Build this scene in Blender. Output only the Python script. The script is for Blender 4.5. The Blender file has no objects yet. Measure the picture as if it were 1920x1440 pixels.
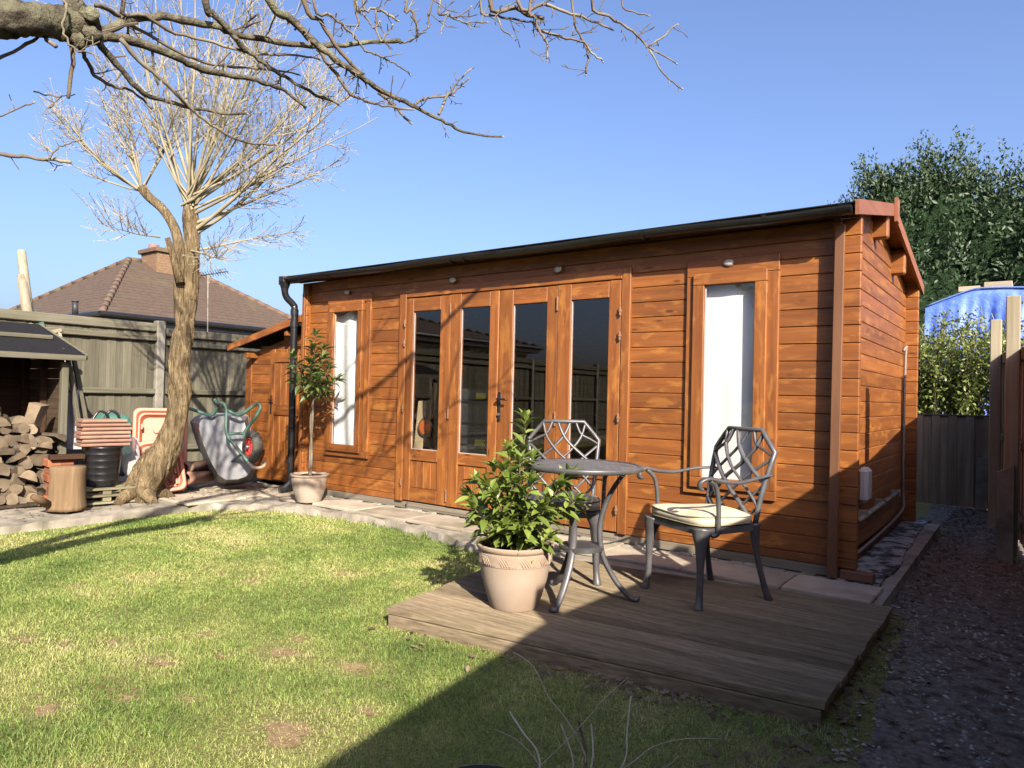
import bpy, math, random
import numpy as np
from mathutils import Vector, Matrix, Quaternion
random.seed(7); RNG = np.random.default_rng(11)
SC = bpy.context.scene
COL = SC.collection
# ------------------------------------------------------------------ camera
YAW, PITCH, ROLL, FPX = .63885, .01601, .02421, 1322.0
CAM = Vector((.94829, -4.62928, 1.145))
_cy, _sy = math.cos(YAW), math.sin(YAW)
FW = Vector((-_sy*math.cos(PITCH), _cy*math.cos(PITCH), math.sin(PITCH)))
_r = Vector((_cy, _sy, 0)); _u = _r.cross(FW)
RT = _r*math.cos(ROLL) + _u*math.sin(ROLL)
UP = -_r*math.sin(ROLL) + _u*math.cos(ROLL)
cam_d = bpy.data.cameras.new('camera'); cam = bpy.data.objects.new('camera', cam_d); COL.objects.link(cam)
cam_d.sensor_width = 36; cam_d.lens = FPX/1920*36; cam_d.clip_start = .05; cam_d.clip_end = 900
M = Matrix.Identity(4)
for i in range(3):
    M[i][0] = RT[i]; M[i][1] = UP[i]; M[i][2] = -FW[i]; M[i][3] = CAM[i]
cam.matrix_world = M
SC.camera = cam
# ------------------------------------------------------------------ sky, sun, exposure
SUN = Vector((1, -.75, .76)).normalized()
W = bpy.data.worlds.new('World'); SC.world = W; W.use_nodes = True
nt = W.node_tree; bg = nt.nodes['Background']
sky = nt.nodes.new('ShaderNodeTexSky'); sky.sky_type = 'NISHITA'; sky.sun_disc = False
sky.sun_elevation = math.asin(SUN.z); sky.sun_rotation = math.atan2(SUN.x, SUN.y)
sky.altitude = 50; sky.air_density = 1.0; sky.dust_density = 4.0; sky.ozone_density = 6.0
tint = nt.nodes.new('ShaderNodeMix'); tint.data_type = 'RGBA'; tint.blend_type = 'MULTIPLY'; tint.inputs[0].default_value = 1
tint.inputs[7].default_value = (1.06, .935, .97, 1)
nt.links.new(sky.outputs[0], tint.inputs[6]); nt.links.new(tint.outputs[2], bg.inputs[0]); bg.inputs[1].default_value = .10
sl = bpy.data.lights.new('sun', 'SUN'); so = bpy.data.objects.new('sun', sl); COL.objects.link(so)
sl.energy = 5.0; sl.angle = math.radians(.55); sl.color = (1, .90, .76)
so.rotation_euler = (-SUN).to_track_quat('-Z', 'Y').to_euler(); so.location = (6, -5, 8)
SC.view_settings.view_transform = 'Standard'; SC.view_settings.look = 'None'
SC.view_settings.exposure = 1.48; SC.view_settings.gamma = 1
SC.render.engine = 'CYCLES'
SC.cycles.max_bounces = 8; SC.cycles.transparent_max_bounces = 12
SC.cycles.use_denoising = True
SC.cycles.caustics_reflective = False; SC.cycles.caustics_refractive = False

# ------------------------------------------------------------------ helpers
def at(px, py, d):
    """the point d metres deep seen at pixel (px, py) of the 1920 px photograph"""
    return CAM + d*(FW + (px-960)/FPX*RT - (py-720)/FPX*UP)
WM = {}
def put(o, parent=None, origin=(0, 0, 0)):
    COL.objects.link(o); o.location = origin; WM[o] = Matrix.Translation(origin)
    if parent is not None:
        o.parent = parent; o.matrix_parent_inverse = WM[parent].inverted()
    return o
def tag(o, label=None, cat=None, group=None, kind=None):
    if label: o['label'] = label
    if cat: o['category'] = cat
    if group: o['group'] = group
    if kind: o['kind'] = kind
    return o
def thing(name, loc, label, cat, group=None):
    o = bpy.data.objects.new(name, None); o.empty_display_size = .1
    put(o, None, loc); return tag(o, label, cat, group)
class MB:
    def __init__(s): s.v = []; s.f = []
    def add(s, v, f):
        n = len(s.v); s.v += [Vector(p) for p in v]; s.f += [tuple(i+n for i in q) for q in f]; return s
    def box(s, x0, x1, y0, y1, z0, z1):
        return s.add([(x, y, z) for z in (z0, z1) for y in (y0, y1) for x in (x0, x1)],
                     [(0, 2, 3, 1), (4, 5, 7, 6), (0, 1, 5, 4), (2, 6, 7, 3), (0, 4, 6, 2), (1, 3, 7, 5)])
    def cbox(s, x0, x1, y0, y1, z0, z1, c=.004, m=None):
        """box with chamfered edges"""
        c = min(c, .45*abs(x1-x0), .45*abs(y1-y0), .45*abs(z1-z0))
        lo = (x0, y0, z0); hi = (x1, y1, z1); vs = []; ix = {}
        for sx in (0, 1):
            for sy in (0, 1):
                for sz in (0, 1):
                    for a in range(3):
                        p = []
                        for k, sg in enumerate((sx, sy, sz)):
                            b = hi[k] if sg else lo[k]
                            if k != a: b += -c if sg else c
                            p.append(b)
                        ix[(sx, sy, sz, a)] = len(vs); vs.append(Vector(p))
        f = []
        for a in range(3):
            b, d = [(1, 2), (2, 0), (0, 1)][a]
            for sg in (0, 1):
                q = []
                for (p1, p2) in ((0, 0), (1, 0), (1, 1), (0, 1)):
                    k = [0, 0, 0]; k[a] = sg; k[b] = p1; k[d] = p2; q.append(ix[(*k, a)])
                f.append(tuple(q if sg else q[::-1]))
            for p1 in (0, 1):
                for p2 in (0, 1):
                    k0 = [0, 0, 0]; k0[a] = 0; k0[b] = p1; k0[d] = p2
                    k1 = list(k0); k1[a] = 1
                    q = [ix[(*k0, b)], ix[(*k1, b)], ix[(*k1, d)], ix[(*k0, d)]]
                    f.append(tuple(q if (p1 == p2) == True else q[::-1]))
        for sx in (0, 1):
            for sy in (0, 1):
                for sz in (0, 1):
                    q = [ix[(sx, sy, sz, a)] for a in range(3)]
                    f.append(tuple(q if (sx+sy+sz) % 2 else q[::-1]))
        if m is not None: vs = [m @ p for p in vs]
        return s.add(vs, f)
    def bar(s, a, b, w, h, c=.003, up=(0, 0, 1)):
        """chamfered bar of section w x h from a to b"""
        a = Vector(a); b = Vector(b); d = b-a; L = d.length; x = d.normalized(); u = Vector(up)
        if abs(x.dot(u)) > .97: u = Vector((0, 1, 0))
        y = u.cross(x).normalized(); z = x.cross(y)
        m = Matrix(((x.x, y.x, z.x, a.x), (x.y, y.y, z.y, a.y), (x.z, y.z, z.z, a.z), (0, 0, 0, 1)))
        return s.cbox(0, L, -w/2, w/2, -h/2, h/2, c, m)
    def tube(s, pts, rad, n=6, cap=True, flat=None):
        P = [Vector(p) for p in pts]; k = len(P)
        R = [rad]*k if not hasattr(rad, '__len__') else list(rad)
        T = [(P[min(i+1, k-1)]-P[max(i-1, 0)]).normalized() for i in range(k)]
        u = Vector((0, 0, 1)) if abs(T[0].z) < .9 else Vector((1, 0, 0))
        nrm = (u - T[0]*u.dot(T[0])).normalized(); vs = []
        for i in range(k):
            if i:
                nrm = nrm - T[i]*nrm.dot(T[i])
                nrm = nrm.normalized() if nrm.length > 1e-6 else T[i].orthogonal().normalized()
            bn = T[i].cross(nrm)
            for j in range(n):
                a = 2*math.pi*j/n
                vs.append(P[i] + (nrm*math.cos(a)*(flat or 1) + bn*math.sin(a))*R[i])
        f = [(i*n+j, i*n+(j+1) % n, (i+1)*n+(j+1) % n, (i+1)*n+j) for i in range(k-1) for j in range(n)]
        if cap: f += [tuple(range(n))[::-1], tuple((k-1)*n+j for j in range(n))]
        return s.add(vs, f)
    def lathe(s, prof, n=24, c=(0, 0, 0), axis=None):
        vs = []; k = len(prof); c = Vector(c)
        q = Vector((0, 0, 1)).rotation_difference(Vector(axis)) if axis is not None else Quaternion()
        for r_, z in prof:
            for j in range(n):
                a = 2*math.pi*j/n; vs.append(c + q @ Vector((r_*math.cos(a), r_*math.sin(a), z)))
        return s.add(vs, [(i*n+j, i*n+(j+1) % n, (i+1)*n+(j+1) % n, (i+1)*n+j) for i in range(k-1) for j in range(n)])
    def prism(s, poly, ext):
        n = len(poly); e = Vector(ext); a = [Vector(p) for p in poly]
        return s.add(a + [p+e for p in a], [tuple(range(n))[::-1], tuple(range(n, 2*n))] +
                     [(i, (i+1) % n, n+(i+1) % n, n+i) for i in range(n)])
    def grid(s, fn, nu, nv):
        return s.add([fn(i/nu, j/nv) for i in range(nu+1) for j in range(nv+1)],
                     [(i*(nv+1)+j, (i+1)*(nv+1)+j, (i+1)*(nv+1)+j+1, i*(nv+1)+j+1) for i in range(nu) for j in range(nv)])
    def mesh(s, name, origin=(0, 0, 0), smooth=False):
        o = Vector(origin); me = bpy.data.meshes.new(name)
        me.from_pydata([tuple(p-o) for p in s.v], [], s.f); me.update()
        if smooth: me.polygons.foreach_set('use_smooth', [True]*len(me.polygons))
        return me
    def build(s, name, m, parent=None, origin=None, smooth=False):
        if origin is None:
            if parent is None or True:
                lo = Vector([min(p[i] for p in s.v) for i in range(3)]); hi = Vector([max(p[i] for p in s.v) for i in range(3)])
                origin = (lo+hi)/2
        me = s.mesh(name, origin, smooth); me.materials.append(m)
        return put(bpy.data.objects.new(name, me), parent, origin)
def fixn(o):
    import bmesh
    b = bmesh.new(); b.from_mesh(o.data); bmesh.ops.recalc_face_normals(b, faces=b.faces); b.to_mesh(o.data); b.free(); return o
def copy_tree(o, parent=None):
    c = o.copy(); COL.objects.link(c); c.parent = parent
    for ch in o.children: copy_tree(ch, c)
    return c
def bez(pts, n=6):
    """Catmull-Rom through pts"""
    P = [Vector(p) for p in pts]; out = []
    for i in range(len(P)-1):
        p0, p1, p2, p3 = P[max(i-1, 0)], P[i], P[i+1], P[min(i+2, len(P)-1)]
        for j in range(n):
            t = j/n; out.append(.5*((2*p1)+(p2-p0)*t+(2*p0-5*p1+4*p2-p3)*t*t+(3*p1-p0-3*p2+p3)*t**3))
    out.append(P[-1]); return out
def lerpl(vals, n):
    return list(np.interp(np.linspace(0, 1, n), np.linspace(0, 1, len(vals)), vals))

# ------------------------------------------------------------------ materials
def nodes(name):
    m = bpy.data.materials.new(name); m.use_nodes = True
    return m, m.node_tree, m.node_tree.nodes['Principled BSDF']
def N(t, kind, **k):
    n = t.nodes.new(kind)
    for a, b in k.items():
        if a in n.inputs: n.inputs[a].default_value = b
        else: setattr(n, a, b)
    return n
def ramp(t, stops, src):
    n = t.nodes.new('ShaderNodeValToRGB'); e = n.color_ramp.elements
    while len(e) < len(stops): e.new(.5)
    for i, (p, c) in enumerate(stops): e[i].position = p; e[i].color = (*c, 1) if len(c) == 3 else c
    t.links.new(src, n.inputs[0]); return n.outputs[0]
def mixc(t, a, b, fac, mode='MIX'):
    n = t.nodes.new('ShaderNodeMix'); n.data_type = 'RGBA'; n.blend_type = mode
    for s, v in ((6, a), (7, b), (0, fac)):
        if hasattr(v, 'is_linked'): t.links.new(v, n.inputs[s])
        elif s == 0: n.inputs[0].default_value = v
        else: n.inputs[s].default_value = (*v, 1)
    return n.outputs[2]
def coords(t, scale=(1, 1, 1), rnd=True):
    tc = t.nodes.new('ShaderNodeTexCoord'); mp = t.nodes.new('ShaderNodeMapping')
    t.links.new(tc.outputs['Object'], mp.inputs[0]); mp.inputs['Scale'].default_value = scale
    oi = t.nodes.new('ShaderNodeObjectInfo')
    if rnd:
        ml = N(t, 'ShaderNodeMath', operation='MULTIPLY'); ml.inputs[1].default_value = 57.3
        t.links.new(oi.outputs['Random'], ml.inputs[0])
        cb = t.nodes.new('ShaderNodeCombineXYZ')
        for i in range(3): t.links.new(ml.outputs[0], cb.inputs[i])
        t.links.new(cb.outputs[0], mp.inputs['Location'])
    return mp.outputs[0], oi.outputs['Random']
def noise(t, vec, scale, detail=4, rough=.55, dist=0):
    n = N(t, 'ShaderNodeTexNoise', Scale=scale, Detail=detail, Roughness=rough, Distortion=dist)
    t.links.new(vec, n.inputs['Vector']); return n.outputs['Fac']
def bump(t, b, h, strength, dist=.01):
    n = N(t, 'ShaderNodeBump', Strength=strength, Distance=dist)
    t.links.new(h, n.inputs['Height']); t.links.new(n.outputs[0], b.inputs['Normal'])
def pm(name, c1, c2, scale=8, c3=None, rough=.7, bmp=.3, bscale=None, bd=.01, rnd=.12, metal=0, spec=.35, an=(1, 1, 1), detail=5, lo=.3, hi=.7, coat=0, k=.62):
    """noise-mottled material: c1..c2 by noise, optional c3 blotches, brightness differs from piece to piece"""
    c1, c2 = [tuple(q*k for q in c_) for c_ in (c1, c2)]; c3 = tuple(q*k for q in c3) if c3 else None
    m, t, b = nodes(name); v, rn = coords(t, an)
    c = ramp(t, [(lo, c1), (hi, c2)], noise(t, v, scale, detail))
    if c3: c = mixc(t, c, c3, ramp(t, [(.5, (0, 0, 0)), (.68, (1, 1, 1))], noise(t, v, scale*.37, 3)))
    if rnd:
        c = mixc(t, c, ramp(t, [(0, (1-rnd,)*3), (1, (1+rnd,)*3)], rn), 1, 'MULTIPLY')
    t.links.new(c, b.inputs['Base Color'])
    b.inputs['Roughness'].default_value = rough; b.inputs['Metallic'].default_value = metal
    b.inputs['Specular IOR Level'].default_value = spec; b.inputs['Coat Weight'].default_value = coat
    if bmp: bump(t, b, noise(t, v, bscale or scale*3, 6, .65), bmp, bd)
    return m
def wood(name, dark, mid, light, axis=0, fine=26, rough=.55, bmp=.25, rnd=.15, blotch=.5, spec=.3, blc=None, bls=3.0, lt=None, k=.62):
    dark, mid, light = [tuple(q*k for q in c_) for c_ in (dark, mid, light)]
    blc = tuple(q*k for q in blc) if blc else None; lt = tuple(q*k for q in lt) if lt else None
    m, t, b = nodes(name)
    sc = [fine]*3; sc[axis] = fine*.045
    v, rn = coords(t, sc); v2, _ = coords(t, (1, 1, 1))
    g = noise(t, v, 1, 6, .6, .6)
    c = ramp(t, [(.25, dark), (.5, mid), (.78, light)], g)
    sc2 = [3.2]*3; sc2[axis] = 1.0
    v3, _ = coords(t, sc2)
    bl = ramp(t, [(.38, (0, 0, 0)), (.62, (1, 1, 1))], noise(t, v3, bls*.6, 4, .6))
    mb = N(t, 'ShaderNodeMath', operation='MULTIPLY'); mb.inputs[1].default_value = blotch
    t.links.new(bl, mb.inputs[0])
    c = mixc(t, c, blc or dark, mb.outputs[0])
    if lt:
        v4, _ = coords(t, [q*1.6 for q in sc2])
        l2 = ramp(t, [(.54, (0, 0, 0)), (.66, (.75, .75, .75))], noise(t, v4, bls, 3, .6, .4))
        c = mixc(t, c, lt, l2)
    if lt:
        sk = [9.0]*3; sk[axis] = 2.6
        vk, _ = coords(t, sk); vo = N(t, 'ShaderNodeTexVoronoi', Scale=1.0); t.links.new(vk, vo.inputs['Vector'])
        kn = ramp(t, [(.05, (.8, .8, .8)), (.11, (0, 0, 0))], vo.outputs['Distance'])
        c = mixc(t, c, tuple(q*.38 for q in dark), kn)
        sf = [120]*3; sf[axis] = 4.0
        vf, _ = coords(t, sf); c = mixc(t, c, ramp(t, [(.3, (.84, .84, .84)), (.7, (1.1, 1.1, 1.1))], noise(t, vf, 1, 3, .6)), 1, 'MULTIPLY')
    c = mixc(t, c, ramp(t, [(0, (1-rnd,)*3), (1, (1+rnd,)*3)], rn), 1, 'MULTIPLY')
    t.links.new(c, b.inputs['Base Color']); b.inputs['Roughness'].default_value = rough
    b.inputs['Specular IOR Level'].default_value = spec
    bump(t, b, g, bmp, .004)
    return m
CAB = dict(dark=(.145, .046, .012), mid=(.25, .084, .018), light=(.35, .13, .028), rough=.48, blotch=.5, rnd=.14, blc=(.16, .052, .012), fine=22, spec=.45, lt=(.37, .148, .030), k=.76)
M_CX = wood('stained_boards_x', axis=0, **CAB)
M_CY = wood('stained_boards_y', axis=1, **CAB)
M_CZ = wood('stained_boards_z', axis=2, **CAB)
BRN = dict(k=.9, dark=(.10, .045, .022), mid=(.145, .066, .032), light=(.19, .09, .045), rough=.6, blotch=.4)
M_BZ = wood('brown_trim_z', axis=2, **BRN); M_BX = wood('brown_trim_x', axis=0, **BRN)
M_BARGE = wood('barge_stain', k=.85, dark=(.16, .06, .03), mid=(.22, .085, .045), light=(.27, .11, .06), axis=1, rough=.5, blotch=.3)
FEN = dict(dark=(.12, .112, .08), mid=(.225, .21, .155), light=(.32, .30, .23), rough=.85, blotch=.5, rnd=.25, blc=(.175, .165, .105), spec=.1, fine=30, k=.47)
M_FZ = wood('weathered_board_z', axis=2, **FEN); M_FY = wood('weathered_rail_y', axis=1, **FEN)
M_FX = wood('weathered_board_x', axis=0, **FEN)
FR = dict(k=1.35, dark=(.10, .06, .04), mid=(.17, .105, .07), light=(.25, .17, .11), rough=.85, blotch=.5, rnd=.2, spec=.1)
M_RZ = wood('fence_board_right', axis=2, **FR); M_RY = wood('fence_rail_right', axis=1, dark=(.17, .13, .08), mid=(.27, .21, .14), light=(.36, .29, .2), rough=.85, spec=.1)
M_POST = wood('pale_post', dark=(.26, .22, .15), mid=(.40, .35, .25), light=(.5, .45, .34), axis=2, rough=.85, spec=.1, blotch=.35, blc=(.27, .25, .16))
M_DECK = wood('deck_board', k=1.0, dark=(.06, .046, .03), mid=(.175, .135, .088), light=(.31, .245, .165), axis=0, fine=55, rough=.85, blotch=.4, rnd=.22, spec=.1, blc=(.14, .115, .07), bmp=.4)
M_GREYW = wood('grey_base_timber', k=.8, dark=(.14, .12, .09), mid=(.22, .19, .145), light=(.3, .26, .2), axis=0, rough=.9, spec=.1)
M_CONC = pm('concrete', (.22, .195, .155), (.34, .305, .25), 9, (.15, .14, .10), .9, .5, 60, .006, .1, spec=.15, k=.85)
M_SLAB = pm('paving_slab', (.26, .222, .168), (.38, .325, .25), 5, (.18, .155, .108), .9, .4, 45, .005, .14, spec=.15, k=.95)
M_CPOST = pm('concrete_post', (.27, .25, .2), (.38, .355, .3), 12, (.2, .19, .15), .9, .4, 70, .005, .08, spec=.1)
M_DARKPATH = pm('dark_path', (.10, .088, .072), (.25, .22, .18), 34, (.07, .062, .05), .95, .9, 90, .02, 0, spec=.15, k=1.0)
M_SOIL = pm('soil', (.05, .036, .024), (.10, .075, .05), 14, (.03, .022, .015), .95, .8, 60, .02, .1, spec=.1)
M_BLACK = pm('black_plastic', (.011, .011, .012), (.018, .018, .02), 6, None, .32, .05, 40, .002, .1, spec=.5)
M_FELT = pm('roof_felt', (.016, .016, .018), (.03, .03, .031), 40, None, .95, .5, 160, .004, .1, spec=.08)
M_IRON = pm('cast_aluminium', (.075, .073, .076), (.115, .112, .114), 14, (.06, .058, .061), .42, .12, 130, .002, .05, metal=.25, spec=.5, k=.9)
M_CUSH = pm('cream_fabric', (.60, .52, .36), (.70, .62, .45), 9, None, .9, .3, 220, .002, .04, spec=.1, k=.7)
M_PIPING = pm('piping', (.3, .26, .17), (.36, .31, .21), 30, None, .9, .1, 90, .002, 0, spec=.1)
M_POT = pm('terracotta_pale', (.56, .41, .295), (.66, .5, .375), 6, (.66, .55, .44), .85, .2, 60, .003, .05, spec=.2, k=.47)
M_TERRA = pm('terracotta', (.31, .165, .115), (.42, .235, .17), 7, (.36, .24, .185), .75, .2, 40, .004, .16, spec=.25)
M_TRAY = pm('terracotta_plastic', (.50, .15, .075), (.58, .2, .11), 6, (.45, .2, .14), .5, .05, 40, .002, .1, spec=.4)
M_BRICK = pm('red_brick', (.36, .11, .055), (.48, .18, .09), 12, (.3, .15, .1), .9, .5, 60, .005, .22, spec=.1)
def barkmat():
    m, t, b = nodes('peeling_bark'); tc = t.nodes.new('ShaderNodeTexCoord'); mp = t.nodes.new('ShaderNodeMapping')
    t.links.new(tc.outputs['Object'], mp.inputs[0]); mp.inputs['Rotation'].default_value = (RT*.62+Vector((0, 0, .78))).rotation_difference(Vector((0, 0, 1))).to_euler(); mp.inputs['Scale'].default_value = (34, 34, 5.0)
    g = noise(t, mp.outputs[0], 1, 8, .72, 1.6); g2 = noise(t, tc.outputs['Object'], 5, 4, .6)
    c = ramp(t, [(.30, (.035, .024, .013)), (.41, (.13, .098, .058)), (.54, (.27, .21, .125)), (.72, (.41, .34, .22))], g)
    c = mixc(t, c, ramp(t, [(.35, (.55, .52, .5)), (.65, (1.15, 1.12, 1.05))], g2), 1, 'MULTIPLY')
    t.links.new(c, b.inputs['Base Color']); b.inputs['Roughness'].default_value = .95; b.inputs['Specular IOR Level'].default_value = .08
    bump(t, b, g, 1.0, .05); return m
M_BARK = barkmat()
M_TWIG = pm('pale_twig', (.27, .235, .15), (.42, .375, .255), 6, None, .8, .2, 40, .002, .12, spec=.2)
M_APPLE = pm('lichen_bark', (.055, .046, .036), (.24, .21, .15), 22, (.27, .27, .17), .95, 1.0, 38, .03, .1, spec=.1, detail=8)
M_APTWIG = pm('dark_twig', (.12, .09, .065), (.24, .20, .15), 14, (.33, .31, .22), .9, .5, 70, .004, .1, spec=.15)
M_BUD = pm('bud', (.3, .26, .17), (.45, .40, .28), 20, None, .8, 0, rnd=.1)
M_WHITE = pm('white_cloth', (.74, .75, .72), (.82, .82, .8), 4, None, .9, .1, 30, .003, 0, spec=.1, k=.85)
M_WPLAST = pm('white_plastic', (.5, .5, .5), (.58, .58, .58), 5, None, .5, 0, rnd=0)
M_GREYBAG = pm('grey_sheet', (.42, .42, .44), (.52, .52, .55), 6, None, .7, .3, 12, .02, 0)
M_GALV = pm('galvanised_tray', (.34, .35, .36), (.46, .47, .48), 7, (.30, .31, .32), .45, .1, 40, .003, 0, metal=.3, spec=.4, k=.45)
M_GREENP = pm('green_tube_paint', (.05, .13, .10), (.085, .19, .15), 20, (.12, .13, .09), .5, .2, 80, .002, 0, spec=.4)
M_GREENS = pm('green_sheet', (.04, .16, .12), (.07, .24, .185), 5, None, .55, .6, 9, .03, 0)
M_TYRE = pm('tyre', (.055, .052, .045), (.12, .115, .095), 20, None, .9, .5, 60, .004, 0, spec=.2)
M_RED = pm('red_rim', (.62, .045, .04), (.7, .07, .055), 8, None, .45, 0, rnd=0, spec=.4)
M_YEL = pm('yellow_plastic', (.62, .52, .02), (.72, .62, .03), 8, None, .5, 0, rnd=0)
M_ORANGE = pm('orange_plastic', (.62, .12, .02), (.7, .16, .03), 8, None, .5, 0, rnd=0)
M_DGREY = pm('dark_box', (.03, .032, .038), (.05, .052, .06), 8, None, .5, 0, rnd=.1)
M_STEEL = pm('steel', (.5, .5, .5), (.6, .6, .6), 10, None, .3, 0, rnd=0, metal=.9)
M_BRASS = pm('hinge_metal', (.36, .2, .12), (.45, .27, .17), 20, None, .45, 0, rnd=0, metal=.5)
M_PLANK = wood('pale_plank', dark=(.40, .30, .17), mid=(.5, .39, .24), light=(.6, .49, .32), axis=2, rough=.8)
M_PLANKX = wood('pale_plank_x', dark=(.40, .32, .2), mid=(.5, .42, .28), light=(.6, .52, .37), axis=0, rough=.8)
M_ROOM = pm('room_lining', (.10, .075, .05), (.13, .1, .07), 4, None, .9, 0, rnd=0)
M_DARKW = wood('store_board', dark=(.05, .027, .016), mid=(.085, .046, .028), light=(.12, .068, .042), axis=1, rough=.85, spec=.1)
M_PALLET = wood('pallet_wood', dark=(.16, .14, .085), mid=(.26, .235, .15), light=(.35, .32, .22), axis=1, rough=.9, spec=.1)
M_LOGB = pm('log_bark', (.10, .072, .048), (.2, .15, .105), 18, (.14, .125, .1), .95, .9, 40, .012, .25, spec=.08)
M_LOGE = pm('log_cut_face', (.18, .138, .092), (.33, .258, .172), 9, (.15, .12, .088), .9, .4, 60, .004, .28, spec=.08)
M_STUMP = wood('barkless_stump', k=.42, dark=(.24, .155, .085), mid=(.37, .25, .145), light=(.49, .36, .23), axis=2, fine=30, rough=.9, bmp=.8, blotch=.5, spec=.08)
M_ROOFT = None
M_LEAFLIT = pm('dead_leaf', (.09, .06, .04), (.2, .14, .09), 3, None, .9, .2, 30, .004, .45, spec=.1)
M_TARP = pm('blue_tarpaulin', (.06, .13, .52), (.11, .2, .62), 3, None, .5, .5, 5, .06, 0, spec=.4, k=.95)
M_CARW = pm('dark_window', (.02, .025, .03), (.04, .045, .05), 6, None, .2, 0, rnd=0)
def leafmat(name, c1, c2, c3, rough=.42, trans=.25):
    m, t, b = nodes(name); v, rn = coords(t)
    c = ramp(t, [(0, c1), (.55, c2), (1, c3)], rn)
    g = N(t, 'ShaderNodeAttribute', attribute_name='tone')
    c2_ = ramp(t, [(0, c1), (.6, c2), (1, c3)], g.outputs['Fac'])
    mx = mixc(t, c, c2_, .5)
    t.links.new(mx, b.inputs['Base Color']); b.inputs['Roughness'].default_value = rough
    b.inputs['Specular IOR Level'].default_value = .45
    tr = N(t, 'ShaderNodeBsdfTranslucent'); t.links.new(mx, tr.inputs[0])
    ms = N(t, 'ShaderNodeMixShader'); ms.inputs[0].default_value = trans
    t.links.new(b.outputs[0], ms.inputs[1]); t.links.new(tr.outputs[0], ms.inputs[2])
    t.links.new(ms.outputs[0], t.nodes['Material Output'].inputs[0]); return m
M_LEAF = leafmat('bay_leaf', (.06, .10, .017), (.145, .2, .036), (.28, .32, .08))
M_LEAFD = leafmat('dark_bay_leaf', (.035, .07, .02), (.085, .125, .035), (.22, .22, .06))
M_LAUREL = leafmat('laurel_leaf', (.017, .036, .018), (.03, .056, .025), (.055, .085, .034), .55, .12)
M_HEDGE = leafmat('hedge_leaf', (.08, .11, .026), (.16, .195, .045), (.26, .295, .08), .45, .3)
def glassmat():
    m = bpy.data.materials.new('window_glass'); m.use_nodes = True; t = m.node_tree
    t.nodes.remove(t.nodes['Principled BSDF'])
    tr = N(t, 'ShaderNodeBsdfTransparent'); tr.inputs[0].default_value = (.95, .96, .96, 1)
    gl = N(t, 'ShaderNodeBsdfGlossy'); gl.inputs['Roughness'].default_value = .0
    fr = N(t, 'ShaderNodeFresnel', IOR=1.9); ms = N(t, 'ShaderNodeMixShader')
    ge = N(t, 'ShaderNodeNewGeometry'); iv = N(t, 'ShaderNodeMath', operation='SUBTRACT'); iv.inputs[0].default_value = 1
    t.links.new(ge.outputs['Backfacing'], iv.inputs[1]); ml = N(t, 'ShaderNodeMath', operation='MULTIPLY')
    t.links.new(fr.outputs[0], ml.inputs[0]); t.links.new(iv.outputs[0], ml.inputs[1])
    t.links.new(ml.outputs[0], ms.inputs[0]); t.links.new(tr.outputs[0], ms.inputs[1]); t.links.new(gl.outputs[0], ms.inputs[2])
    t.links.new(ms.outputs[0], t.nodes['Material Output'].inputs[0]); return m
M_GLASS = glassmat()
def filmmat():
    m = bpy.data.materials.new('clear_polythene'); m.use_nodes = True; t = m.node_tree; b = t.nodes['Principled BSDF']
    b.inputs['Base Color'].default_value = (.5, .5, .48, 1); b.inputs['Roughness'].default_value = .2
    tr = N(t, 'ShaderNodeBsdfTransparent'); ms = N(t, 'ShaderNodeMixShader'); ms.inputs[0].default_value = .55
    t.links.new(b.outputs[0], ms.inputs[2]); t.links.new(tr.outputs[0], ms.inputs[1])
    t.links.new(ms.outputs[0], t.nodes['Material Output'].inputs[0]); return m
M_FILM = filmmat()

# ------------------------------------------------------------------ ground, lawn, path, patio
def ground_hit(px, py, z=0.0):
    d = FW + (px-960)/FPX*RT - (py-720)/FPX*UP; t = (z-CAM.z)/d.z; return CAM + t*d
def groundmat():
    m, t, b = nodes('lawn_ground')
    tc = t.nodes.new('ShaderNodeTexCoord'); v = tc.outputs['Object']
    c = ramp(t, [(.3, (.15, .165, .05)), (.5, (.23, .225, .08)), (.72, (.30, .26, .12))], noise(t, v, 3.2, 7, .65))
    f = ramp(t, [(.35, (.45, .45, .45)), (.7, (1.15, 1.15, 1.15))], noise(t, v, 70, 4, .7))
    c = mixc(t, c, f, 1, 'MULTIPLY')
    s = ramp(t, [(.55, (0, 0, 0)), (.7, (1, 1, 1))], noise(t, v, 1.7, 5, .6))
    c = mixc(t, c, (.24, .16, .09), s)
    t.links.new(c, b.inputs['Base Color']); b.inputs['Roughness'].default_value = .95; b.inputs['Specular IOR Level'].default_value = .1
    bump(t, b, noise(t, v, 60, 6, .7), .9, .02); return m
M_GROUND = groundmat()
g = MB(); S = 400
g.add([(-S, -S, 0), (S, -S, 0), (S, S, 0), (-S, S, 0)], [(0, 1, 2, 3)])
tag(g.build('ground', M_GROUND, None, (0, 0, 0)), kind='structure')
# dark mossy path between the cabin and the right-hand fence
def jag(a, b, n, amp):
    a = Vector(a); b = Vector(b); d = (b-a); p = Vector((-d.y, d.x, 0)).normalized()
    return [a+d*i/n+p*random.uniform(-amp, amp) for i in range(n+1)]
path = jag((.30, 6.2, .006), (.30, -.2, .006), 24, .015)[:0] + jag((.0, 6.2, .006), (.10, -.2, .006), 30, .012) + jag((.40, -.3, .006), (.52, -2.4, .006), 14, .02) + jag((.40, -2.8, .006), (-.15, -6.5, .006), 14, .05) + [Vector((2.2, -6.5, .006)), Vector((1.2, 6.2, .006))]
p = MB(); p.add(path, [tuple(range(len(path)))])
tag(fixn(p.build('path', M_DARKPATH, None, (0, 0, 0))), kind='structure')
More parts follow.
